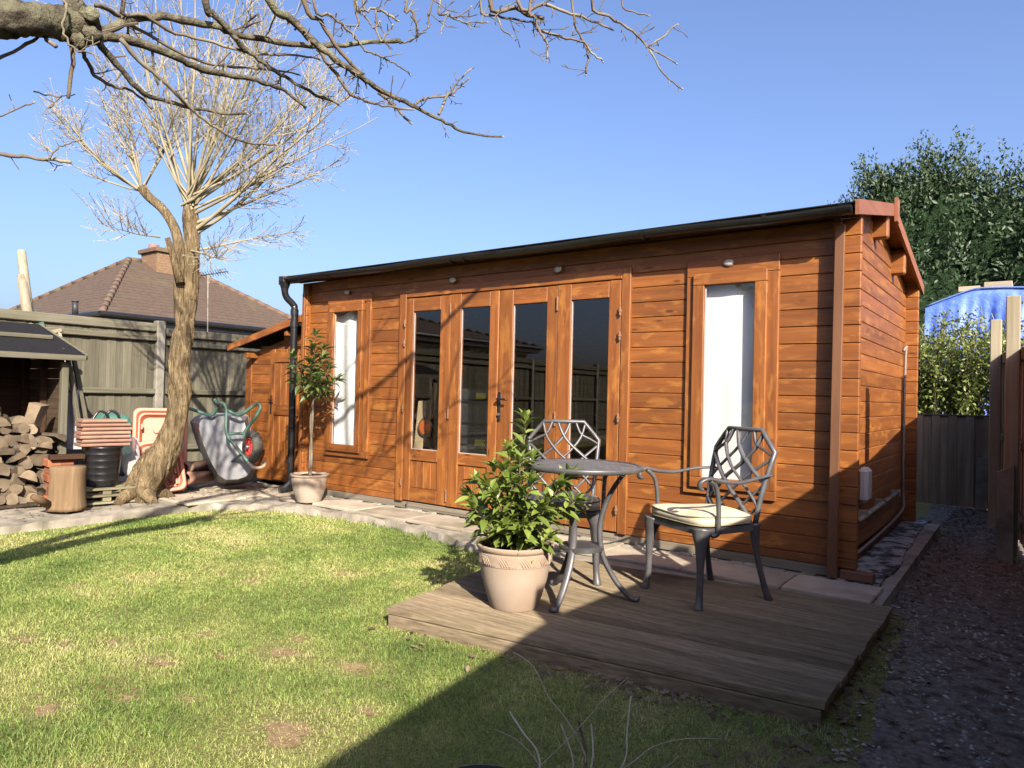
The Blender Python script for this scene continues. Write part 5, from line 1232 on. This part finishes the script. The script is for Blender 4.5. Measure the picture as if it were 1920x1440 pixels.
# ------------------------------------------------------------------ bungalow beyond the left fence
def rooftile():
    m, t, b = nodes('roof_tiles'); tc = t.nodes.new('ShaderNodeTexCoord'); v = tc.outputs['Object']
    br = N(t, 'ShaderNodeTexWave', Scale=3.3); br.wave_type = 'BANDS'; br.bands_direction = 'Z'; br.wave_profile = 'SAW'; t.links.new(v, br.inputs['Vector'])
    br.inputs['Distortion'].default_value = .25; br.inputs['Detail Scale'].default_value = 3
    c = ramp(t, [(.3, (.042, .027, .017)), (.55, (.07, .046, .030)), (.75, (.105, .072, .049))], noise(t, v, 9, 6, .75))
    c = mixc(t, c, (.085, .07, .032), ramp(t, [(.58, (0, 0, 0)), (.72, (.8, .8, .8))], noise(t, v, .9, 5, .7)))
    c = mixc(t, c, ramp(t, [(.0, (.4, .4, .4)), (.22, (1, 1, 1))], br.outputs[0]), 1, 'MULTIPLY')
    t.links.new(c, b.inputs['Base Color']); b.inputs['Roughness'].default_value = .85
    bump(t, b, br.outputs[0], .7, .03); return m
M_ROOFT = rooftile(); M_RIDGET = pm('ridge_tile', (.13, .08, .055), (.19, .12, .085), 6, (.15, .13, .07), .85, .3, 30, .01, .2)
M_REND = pm('render_wall', (.5, .48, .43), (.58, .56, .5), 3, None, .9, .1)
def bungalow(x0, y0, x1, y1, ez, apexes, label, chim=True):
    """x1<x0: eave rectangle, ridge between the two apexes"""
    H = thing('bungalow', ((x0+x1)/2, (y0+y1)/2, 0), label, 'house')
    MB().box(x1+.35, x0-.35, y0+.35, y1-.35, 0, ez-.02).build('wall', M_REND, H)
    a1, a2 = Vector(apexes[0]), Vector(apexes[1]); A, Dd, B, E_ = Vector((x0, y0, ez)), Vector((x0, y1, ez)), Vector((x1, y0, ez)), Vector((x1, y1, ez))
    rf = fixn(MB().add([A, Dd, E_, B, a1, a2], [(0, 1, 5, 4), (2, 3, 4, 5), (3, 0, 4), (1, 2, 5), (0, 3, 2, 1)]).build('roof', M_ROOFT, H))
    for p, q in ((a1, a2), (A, a1), (Dd, a2), (B, a1), (E_, a2)):
        Ln = (q-p).length; k = int(Ln/.33); mb = MB()
        for i in range(k):
            s_ = p.lerp(q, i/k); e_ = p.lerp(q, (i+.96)/k); mb.tube([s_, e_], [.07, .082], 7)
        tag(mb.build('ridge_tiles', M_RIDGET, rf, smooth=True), kind='stuff')
    for (p, q) in ((A, Dd), (A, B)):
        MB().tube([p+Vector((.06, -.06, -.03)), q+Vector((.06, -.06, -.03))], .06, 7).build('gutter', M_BLACK, H)
        MB().bar(p+Vector((-.02, .02, -.12)), q+Vector((-.02, .02, -.12)), .03, .18).build('fascia', M_BLACK, H)
    for yy in (y0+1.2, y0+3.6):
        w_ = MB().cbox(x0-.36, x0-.30, yy, yy+1.3, ez-1.6, ez-.35, .01).build('window', M_WPLAST, H); MB().box(x0-.299, x0-.295, yy+.08, yy+1.22, ez-1.5, ez-.45).build('pane', M_CARW, w_)
    return H, rf
H, rf = bungalow(-15.2, 2.25, -23.0, 8.2, 2.72, ((-19.1, 4.56, 4.62), (-19.1, 6.25, 4.62)), 'bungalow with brown hipped tile roof and brick chimney beyond the fence')
cc = at(303, 500, 19.9); cc.z = 4.2
ch = MB().cbox(cc.x-.45, cc.x+.45, cc.y-.36, cc.y+.36, 3.9, 4.86, .01).build('chimney', pm('chimney_brick', (.2, .105, .06), (.3, .17, .1), 30, (.26, .2, .1), .9, .5, 60, .01, 0), H)
for k in range(13):
    MB().box(cc.x-.452, cc.x+.452, cc.y-.362, cc.y+.362, 3.95+.07*k, 3.956+.07*k).build('mortar_course', M_CPOST, ch)
MB().cbox(cc.x-.52, cc.x+.52, cc.y-.43, cc.y+.43, 4.86, 4.98, .01).build('corbel', M_RIDGET, ch)
for k in (-.2, .2): MB().lathe([(0, 0), (.15, 0), (.13, .14), (.11, .14), (.1, .02)], 12, (cc.x+k*.3, cc.y+k, 4.98)).build('chimney_pot', M_TERRA, ch)
MB().cbox(cc.x+.3, cc.x+.47, cc.y-.5, cc.y+.5, 3.95, 4.1, .02).build('lead_flashing', M_WPLAST, ch)
ae = thing('television_aerial', at(388, 640, 14.2), 'thin television aerial on a white pole right of the tree', 'aerial')
MB().tube([at(389, 660, 14.2), at(390, 516, 14.2)], .012, 6).build('mast', M_CPOST, ae, smooth=True)
MB().tube([at(372, 518, 14.2), at(428, 509, 14.5)], .012, 5).build('boom', M_DGREY, ae)
for k in range(12):
    q = at(374+4.6*k, 517.6-.75*k, 14.2+.025*k); MB().tube([q-Zv*.03+Bk*.1, q+Zv*.05-Bk*.1], .008, 4).build('element', M_DGREY, ae)
vp = MB().tube([at(141, 590, 14.6), at(141, 566, 14.6)], .06, 8); vp.tube([at(141, 566, 14.6), at(141, 564, 14.6)], .075, 8)
tag(vp.build('vent_pipe', M_DGREY, None, smooth=True), 'short grey vent pipe standing over the fence at left', 'pipe')
H2, rf2 = bungalow(-13.5, -16.5, -21.0, -5.5, 2.9, ((-17.2, -13.0, 3.9), (-17.2, -9.0, 3.9)), 'second bungalow further along beyond the left fence', False)

# ------------------------------------------------------------------ foliage masses at the right
def leaf_cloud(name, m, P, D, S, parent, wid=.4):
    """P points, D directions, S lengths (numpy): folded four-point leaves in one mesh"""
    n = len(P); D = D/np.linalg.norm(D, axis=1)[:, None]; R = RNG.normal(size=(n, 3)); X = np.cross(D, R); X /= np.linalg.norm(X, axis=1)[:, None]
    Nn = np.cross(X, D); V = np.empty((n, 4, 3)); S = S[:, None]
    V[:, 0] = P; V[:, 1] = P+D*S*.5+X*S*wid*.5+Nn*S*.08; V[:, 2] = P+D*S; V[:, 3] = P+D*S*.5-X*S*wid*.5+Nn*S*.08
    me = bpy.data.meshes.new(name); F = np.empty((n, 2, 3), int); b = np.arange(n)*4
    F[:, 0] = np.stack([b, b+1, b+2], 1); F[:, 1] = np.stack([b, b+2, b+3], 1)
    me.vertices.add(n*4); me.vertices.foreach_set('co', V.ravel()); me.loops.add(n*6); me.loops.foreach_set('vertex_index', F.ravel())
    me.polygons.add(n*2); me.polygons.foreach_set('loop_start', np.arange(n*2)*3); me.update()
    at_ = me.attributes.new('tone', 'FLOAT', 'POINT'); at_.data.foreach_set('value', np.repeat(RNG.random(n), 4))
    me.materials.append(m); o = bpy.data.objects.new(name, me); put(o, parent); o['kind'] = 'stuff'; return o
la = thing('laurel_tree', (-.5, 15.5, 0), 'tall dense dark evergreen laurel behind the right end of the cabin', 'tree')
MB().tube([(-.9, 15.6, 0), (-.9, 15.5, 2), (-1.0, 15.4, 4.5)], [.2, .16, .08], 10).build('trunk', M_LOGB, la, smooth=True)
lob = [(-2.0, 15.0, 5.0, 1.05, 2.15), (-1.0, 15.3, 5.0, 1.25, 2.2), (.2, 15.5, 4.5, 1.4, 2.1), (1.2, 15.2, 4.0, 1.5, 2.1), (-2.75, 15.3, 4.2, .75, 1.75), (2.3, 15.4, 3.6, 1.5, 2.3), (-1.2, 14.8, 2.8, 2.1, 2.0), (1.3, 15.0, 2.4, 2.0, 2.0)]
Ps, Ds, Ss = [], [], []
for (cx_, cy_, cz_, rx_, rz_) in lob:
    for k in range(150):
        v = RNG.normal(size=3); v /= np.linalg.norm(v)
        if v[1] > .55: continue
        p = np.array([cx_, cy_, cz_])+v*np.array([rx_, rx_*.8, rz_])*RNG.uniform(.82, 1.0)
        d = v*.6+np.array([0, 0, .9]); d /= np.linalg.norm(d); Ln = RNG.uniform(.4, .95) if v[2] > .3 else RNG.uniform(.25, .5)
        for q in range(int(Ln*48)):
            t = RNG.random(); Ps.append(p+d*Ln*t+RNG.normal(size=3)*.05); s = RNG.normal(size=3); Ds.append(d*.7+s*.5); Ss.append(RNG.uniform(.10, .16)*(1.1-.45*t))
    for k in range(7000):
        v = RNG.normal(size=3); v /= np.linalg.norm(v); r_ = RNG.uniform(.55, 1)
        Ps.append(np.array([cx_, cy_, cz_])+v*np.array([rx_, rx_*.8, rz_])*r_); Ds.append(v+RNG.normal(size=3)*.8); Ss.append(RNG.uniform(.11, .18))
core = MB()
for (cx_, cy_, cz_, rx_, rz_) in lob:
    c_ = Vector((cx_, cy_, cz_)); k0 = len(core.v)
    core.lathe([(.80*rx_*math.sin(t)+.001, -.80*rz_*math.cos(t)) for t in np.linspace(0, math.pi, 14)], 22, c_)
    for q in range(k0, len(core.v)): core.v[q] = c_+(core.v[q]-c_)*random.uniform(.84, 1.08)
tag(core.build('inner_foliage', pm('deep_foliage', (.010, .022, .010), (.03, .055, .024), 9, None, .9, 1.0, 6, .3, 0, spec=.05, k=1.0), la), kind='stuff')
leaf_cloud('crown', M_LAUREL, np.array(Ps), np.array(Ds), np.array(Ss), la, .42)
he = thing('hedge', (.2, 6.2, 0), 'straggly sunlit green hedge beyond the low board panel', 'hedge')
Ps, Ds, Ss = [], [], []; tw = MB()
for k in range(22):
    x = -1.3+3.3*(k+.5)/22+random.uniform(-.06, .06); yb = 6.2+random.uniform(-.3, .3)
    P = grow((x, yb, 0), (random.uniform(-.15, .15), random.uniform(-.1, .1), 1), 1.25, 6, .1, .1)
    MB().tube(P, lerpl([.035, .02], 7), 6).build('stem', M_POST if k % 4 == 0 else M_LOGB, he, smooth=True)
    for q in range(15):
        i = random.randint(3, 6); P2 = grow(P[min(i, 6)], (random.uniform(-.6, .6), random.uniform(-.7, .5), 1), random.uniform(.6, 1.25), 6, .08, .2)
        tw.tube(P2, lerpl([.008, .003], 7), 3, cap=False)
        for r_ in range(44):
            t = random.random(); j = min(int(t*6), 5); c_ = P2[j].lerp(P2[j+1], t*6-j)
            for s_ in range(4):
                Ps.append(np.array(c_)+RNG.normal(size=3)*np.array([.06, .06, .06])); Ds.append(RNG.normal(size=3)+np.array([0, -.2, .5])); Ss.append(RNG.uniform(.04, .068))
tag(tw.build('twigs', M_TWIG, he), kind='stuff')
Ps = np.array(Ps); Ds = np.array(Ds); Ss = np.array(Ss)
top_ = 2.42-.16*np.clip(Ps[:, 0]+.3, 0, 2)+.08*np.sin(Ps[:, 0]*9)+RNG.uniform(-.12, .2, len(Ps)); ok = (Ps[:, 2] < top_) & (Ps[:, 2] > .85)
leaf_cloud('foliage', M_HEDGE, Ps[ok], Ds[ok], Ss[ok], he, .5)
# blue tarpaulin over a tall load beyond the hedge
tpn = thing('tarpaulin_cover', (.8, 10.6, 0), 'bright blue tarpaulin draped over a tall load beyond the hedge', 'tarpaulin')
def tarp(u, v):
    x = -.62+3.6*u; zt = 3.08+.05*math.sin(u*7)-(.22*max(0, (.2-u)/.2)); w_ = .07*math.sin(u*30+v*3+math.sin(v*9))+.04*math.sin(u*67+1+4*v)*math.sin(v*5+1)+.02*math.sin(u*131+v*11)
    if v < .3: return Vector((x, 12.0-2.4*v/.3, zt+.02*math.sin(u*25+v*9)))
    t = (v-.3)/.7; return Vector((x-.05*t, 9.6-.25*t+w_*min(1, t*4), zt-zt*.98*t))
MB().grid(tarp, 220, 40).build('sheet', M_TARP, tpn, smooth=True)
MB().tube([tarp(u, .3)+Vector((0, -.02, .015)) for u in np.linspace(0, 1, 30)], .014, 6).build('hem', pm('tarp_hem', (.12, .2, .5), (.2, .28, .6), 9, None, .6, .1), tpn, smooth=True)
MB().box(-.55, 2.9, 9.75, 11.9, 0, 2.75).build('load', M_DGREY, tpn)
fixn(MB().add([(-.60, 9.7, .4), (-.60, 12, .4), (-.60, 12, 2.85), (-.60, 9.7, 2.85), (-.57, 9.7, .4), (-.57, 12, .4), (-.57, 12, 2.85), (-.57, 9.7, 2.85)], [(0, 1, 2, 3), (4, 7, 6, 5), (0, 3, 7, 4), (1, 5, 6, 2), (0, 4, 5, 1), (3, 2, 6, 7)]).build('end_sheet', M_TARP, tpn))
for k, (x0, x1) in enumerate(((-.15, .17), (.22, .62))):
    tag(MB().cbox(x0, x1, 9.8, 10.3, 3.13+.03*k, 3.22+.05*k, .006).build('timber_block', M_PLANKX, None), '%s pale timber block weighing down the blue tarpaulin' % ('left', 'right')[k], 'timber block', 'blocks on the tarpaulin')

# ------------------------------------------------------------------ near planter at the bottom edge with dry stalks
fp = thing('planter', (.02, -3.45, 0), 'dark planter rim with dry stalks at the bottom edge', 'planter')
FC = Vector((.022, -3.455, 0))
fixn(MB().lathe([(0, 0), (.10, 0), (.128, .25), (.138, .255), (.138, .296), (.128, .30), (.122, .27), (0, .26)], 36, FC).build('pot', M_BLACK, fp, smooth=True))
Zs = lambda L_: [(700+x/2.133, 1180+y/2.133) for x, y in L_]
b0 = FC+Vector((0, 0, .25)); M_STALK = pm('dry_stalk', (.5, .43, .3), (.62, .55, .42), 30, None, .8, .1)
for pts, w_ in (([(545, 330), (600, 415), (660, 500)], 5), ([(1030, 268), (1015, 400), (1000, 540)], 4), ([(872, 380), (872, 550)], 5), ([(560, 90), (640, 150), (700, 270), (760, 345), (820, 440), (850, 540)], 3), ([(1380, 440), (1250, 438), (1120, 470), (1010, 550)], 3), ([(820, 370), (850, 540)], 7), ([(750, 380), (800, 540)], 4), ([(1220, 505), (1170, 550)], 3), ([(480, 400), (570, 440), (660, 540)], 2), ([(1020, 190), (900, 300), (880, 330)], 2)):
    q = Zs(pts); n = len(q); P = [at(x, y, 1.75-.1*i/(n-1)) for i, (x, y) in enumerate(q)]; P.append(P[-1].lerp(b0, .25)+(P[-1]-P[-2]).normalized()*.05); P.append(P[-1].lerp(b0, .6))
    MB().tube(bez(P, 4), [w_/2.5*1.7/FPX]*(4*(len(P)-1)+1), 5).build('stalk', M_STALK if w_ != 7 else M_LOGB, fp, smooth=True)

# ------------------------------------------------------------------ unseen house added behind the camera to keep low sky light off the cabin
hb = thing('sky_blocker_house', (4.8, -13, 0), 'unseen two-storey brick house added behind the viewer to block low sky light', 'house')
MB().box(-.4, 10.0, -17.5, -9.6, 0, 5.0).build('wall', M_BRICK, hb)
fixn(MB().add([(-.8, -9.2, 5.0), (10.4, -9.2, 5.0), (10.4, -17.9, 5.0), (-.8, -17.9, 5.0), (2.4, -13.5, 7.0), (7.2, -13.5, 7.0)], [(0, 1, 5, 4), (1, 2, 5), (2, 3, 4, 5), (3, 0, 4), (0, 3, 2, 1)]).build('roof', M_ROOFT, hb))
for x in (.6, 3.0, 5.4, 7.8):
    for z in (.9, 3.3):
        w_ = MB().cbox(x, x+1.5, -9.61, -9.53, z, z+1.25, .02).build('window', M_WPLAST, hb); MB().box(x+.1, x+1.4, -9.529, -9.525, z+.1, z+1.15).build('pane', M_CARW, w_)
# ------------------------------------------------------------------ grass
def vnoise(x, y, s, seed):
    r = np.random.default_rng(seed); G = r.random((64, 64)); X = (x/s) % 63; Y = (y/s) % 63
    i = X.astype(int); j = Y.astype(int); fx_ = X-i; fy_ = Y-j; fx_ = fx_*fx_*(3-2*fx_); fy_ = fy_*fy_*(3-2*fy_)
    return (G[i, j]*(1-fx_)+G[i+1, j]*fx_)*(1-fy_)+(G[i, j+1]*(1-fx_)+G[i+1, j+1]*fx_)*fy_
edx = np.array([p.x for p in ed]); edy = np.array([p.y for p in ed])
bare = [(530, 1225, .16), (300, 1243, .1), (210, 1205, .07), (85, 1332, .12), (540, 1375, .22), (660, 1252, .12), (415, 1232, .06), (355, 1312, .06), (45, 1200, .08), (120, 1208, .06), (145, 1102, .05), (390, 1190, .05), (470, 1090, .09), (440, 1028, .06), (640, 1075, .1), (690, 1335, .07), (560, 1200, .07), (240, 1310, .05), (1050, 1250, .12), (1180, 1275, .14), (980, 1225, .1), (860, 1195, .1)]
bp_ = [(ground_hit(x, y).xy, r_) for x, y, r_ in bare]
M_RSOIL = pm('bare_soil', (.17, .11, .06), (.29, .21, .12), 40, (.25, .2, .1), .95, .8, 90, .01, .1, spec=.05, k=1.0)
for k, (c_, r_) in enumerate(bp_):
    n_ = 18; P = [Vector((c_.x+r_*.45*(1+.35*math.sin(3*a+k)+random.uniform(-.15, .15))*math.cos(a), c_.y+r_*.30*(1+.35*math.sin(2*a+k)+random.uniform(-.15, .15))*math.sin(a), .003)) for a in np.linspace(0, 6.283, n_+1)[:-1]]
    tag(MB().add(P, [tuple(range(n_))]).build('soil_patch', M_RSOIL), kind='structure')
def make_grass(n, x0, x1, y0, y1, keep):
    x = RNG.uniform(x0, x1, n); y = RNG.uniform(y0, y1, n)
    lim = np.interp(x, edx, edy, left=-9, right=-.45); cdeck = lambda x: -2.196+(x+1.59)*.124
    ok = (y < lim+.004) & (x > np.interp(y, [-4.2, -3.2, -2.6, -2.1, -1.4, -.97], [-5.44, -5.35, -5.29, -5.26, -5.32, -5.2])+.01)
    ok &= ~((x > -1.60-(y+2.196)*.13) & (x < .37) & (y > cdeck(x)-.004))
    ok &= x < .42+.05*np.sin(y*9)-np.clip(-2.2-y, 0, 3)*.18
    dist = np.hypot(x-CAM.x, y-CAM.y); ok &= RNG.random(n) < keep(dist)
    br_ = np.zeros(n)
    for c_, r_ in bp_:
        d2 = ((x-c_.x)/(r_*1.4))**2+((y-c_.y)/r_)**2; br_ = np.maximum(br_, np.exp(-d2*1.2))
    edge = np.clip(1-(lim-y)/.05, 0, 1)*.5; dk = np.clip(1-np.abs(y-cdeck(x))/.14, 0, 1)*((x > -1.6) & (x < .4))
    rt_ = np.clip((x-(.05-np.clip(-2.2-y, 0, 3)*.18))/.35, 0, 1)*.9
    thin = np.maximum.reduce([br_*.66, edge*.5, dk*.45, rt_]); ok &= RNG.random(n) > thin*(.6+.8*vnoise(x, y, .05, 3))
    x, y, br_, dk = x[ok], y[ok], br_[ok], dk[ok]; n = len(x); dist = dist[ok]
    pt = .55*vnoise(x, y, .55, 5)+.3*vnoise(x, y, .16, 6)+.15*vnoise(x, y, .05, 8)
    h = (.010+.015*RNG.random(n)**1.5)*(.55+.7*vnoise(x, y, .3, 9)+1.1*np.clip(vnoise(x, y, .07, 12)-.72, 0, 1)*2.5)*(1-.4*br_)*np.where(RNG.random(n) < .04, 1.7, 1); far = np.clip(dist/3.2, 1, 2.2); w = RNG.uniform(.0012, .0026, n)*far
    h = h*(.88+1.3*np.clip(1-(np.interp(x, edx, edy, left=-9, right=-.45)-y)/.05, 0, 1)*(x > -5.2))
    a = RNG.uniform(0, 6.283, n); ln = RNG.uniform(.5, 1.9, n); dx_, dy_ = np.cos(a), np.sin(a); b = a+RNG.uniform(-1.2, 1.2, n)+1.57
    wx, wy = np.cos(b)*w/2, np.sin(b)*w/2
    V = np.zeros((n, 5, 3)); z0 = -.003
    V[:, 0] = np.stack([x-wx, y-wy, np.full(n, z0)], 1); V[:, 1] = np.stack([x+wx, y+wy, np.full(n, z0)], 1)
    mx, my, mz = x+dx_*h*ln*.35, y+dy_*h*ln*.35, h*.62
    V[:, 2] = np.stack([mx-wx*.8, my-wy*.8, mz], 1); V[:, 3] = np.stack([mx+wx*.8, my+wy*.8, mz], 1)
    V[:, 4] = np.stack([x+dx_*h*ln, y+dy_*h*ln, h*(1.05-.35*ln*.6)], 1)
    tone = np.clip(pt*1.25-.2+RNG.normal(0, .16, n)+br_*.35+dk*.2, 0, 1)
    return V, tone
def grassmesh(parts):
    V = np.concatenate([p[0] for p in parts]); tone = np.concatenate([p[1] for p in parts]); n = len(V); b = np.arange(n)*5
    F = np.stack([b, b+1, b+3, b, b+3, b+2, b+2, b+3, b+4], 1)
    me = bpy.data.meshes.new('grass'); me.vertices.add(n*5); me.vertices.foreach_set('co', V.ravel())
    me.loops.add(n*9); me.loops.foreach_set('vertex_index', F.ravel()); me.polygons.add(n*3); me.polygons.foreach_set('loop_start', np.arange(n*3)*3); me.update()
    a = me.attributes.new('tone', 'FLOAT', 'POINT'); a.data.foreach_set('value', np.repeat(tone, 5)); return me
m, t, b = nodes('grass_blade'); g = N(t, 'ShaderNodeAttribute', attribute_name='tone')
c = ramp(t, [(0, (.075, .13, .026)), (.28, (.165, .25, .055)), (.58, (.305, .37, .098)), (.82, (.43, .42, .165)), (1, (.52, .455, .24))], g.outputs['Fac'])
t.links.new(c, b.inputs['Base Color']); b.inputs['Roughness'].default_value = .55; b.inputs['Specular IOR Level'].default_value = .3
tr = N(t, 'ShaderNodeBsdfTranslucent'); t.links.new(c, tr.inputs[0]); ms = N(t, 'ShaderNodeMixShader'); ms.inputs[0].default_value = .3
t.links.new(b.outputs[0], ms.inputs[1]); t.links.new(tr.outputs[0], ms.inputs[2]); t.links.new(ms.outputs[0], t.nodes['Material Output'].inputs[0])
gm = grassmesh([make_grass(760000, -5.6, .6, -4.4, -.4, lambda d: np.clip(3.4/d, .35, 1)**1.2), make_grass(60000, -5.6, .6, -7, -4.4, lambda d: np.ones_like(d))])
gm.materials.append(m); go = bpy.data.objects.new('grass', gm); put(go); tag(go, 'short patchy green and straw coloured lawn grass', 'grass', kind='stuff')
# ------------------------------------------------------------------ dead leaves and debris
def leaflitter(n, fn, smin, smax, name, label, cat='leaves'):
    mb = MB()
    for k in range(n):
        p = fn()
        if p is None: continue
        s = random.uniform(smin, smax); a = random.random()*6.28; q = Matrix.Rotation(a, 3, 'Z') @ Matrix.Rotation(random.uniform(-.5, .5), 3, 'X') @ Matrix.Rotation(random.uniform(-.5, .5), 3, 'Y')
        sh = [(0, -1, 0), (.35, -.5, .12), (.55, -.1, .2), (.3, .1, .05), (.4, .5, .15), (0, 1, .1), (-.4, .5, .15), (-.3, .1, .05), (-.55, -.1, .2), (-.35, -.5, .12)]
        P = [p+q @ Vector((x*s, y*s, z*s)) for x, y, z in sh]; mb.add(P+[p+Vector((0, 0, .002))], [(i, (i+1) % 10, 10) for i in range(10)])
    me = mb.mesh(name); at_ = me.attributes.new('tone', 'FLOAT', 'POINT'); n_ = len(me.vertices)//11
    at_.data.foreach_set('value', np.repeat(RNG.random(n_), 11)); me.materials.append(M_LIT); o = bpy.data.objects.new(name, me); put(o); tag(o, label, cat, kind='stuff')
M_LIT = leafmat('fallen_leaf', (.035, .024, .015), (.10, .068, .042), (.25, .185, .125), .8, .1)
def f1():
    y = random.uniform(-4.2, 4.7); x = random.uniform(.25, fx(y)-.04); e = min(abs(x-.36), abs(fx(y)-x))
    return Vector((x, y, .012)) if random.random() < .25+.9*max(0, 1-e/.2) else None
gv = MB(); OCT = [(1, 0, 0), (0, 1, 0), (-1, 0, 0), (0, -1, 0), (0, 0, 1), (0, 0, -1)]
for k in range(5200):
    y = random.uniform(-4.2, 4.6); x = random.uniform(.12 if y > -.2 else .4, fx(y)-.03); r_ = random.uniform(.004, .013)
    if random.random() > .35+.65*math.sin(x*7+y*2.3)**2: continue
    a = random.random()*3; ca, sa = math.cos(a), math.sin(a)
    vs = [(ox*r_*random.uniform(.7, 1.3), oy*r_*random.uniform(.6, 1.1), oz*r_*.55) for ox, oy, oz in OCT]
    gv.add([(x+u*ca-v_*sa, y+u*sa+v_*ca, .008+w_) for u, v_, w_ in vs], [(0, 1, 4), (1, 2, 4), (2, 3, 4), (3, 0, 4), (1, 0, 5), (2, 1, 5), (3, 2, 5), (0, 3, 5)])
tag(gv.build('path_gravel', pm('gravel', (.10, .09, .08), (.36, .33, .29), 9, (.2, .17, .13), .9, 0, spec=.2, k=1.0, lo=.35, hi=.65), None, (0, 0, 0)), 'loose grey-brown stones scattered over the side path', 'gravel', kind='stuff')
leaflitter(3600, f1, .008, .026, 'path_litter', 'small dead leaves and bark scraps over the dark path')
def f2():
    x = random.uniform(-1.6, .6)
    if x < -.9 and random.random() < .75: return None
    y = -2.196+(x+1.59)*.124-abs(random.gauss(0, .09))-.015
    if x > .1: y -= random.uniform(0, 1.2)
    return Vector((x, y, .018))
leaflitter(320, f2, .007, .022, 'lawn_litter', 'dead leaves and dry scraps along the front edge of the deck')
def f3(): 
    y = random.uniform(-2.6, 0); return Vector((random.uniform(-6.4, -5.4), y, .085))
leaflitter(500, f3, .006, .02, 'yard_litter', 'bark and leaf scraps on the concrete round the tree foot')
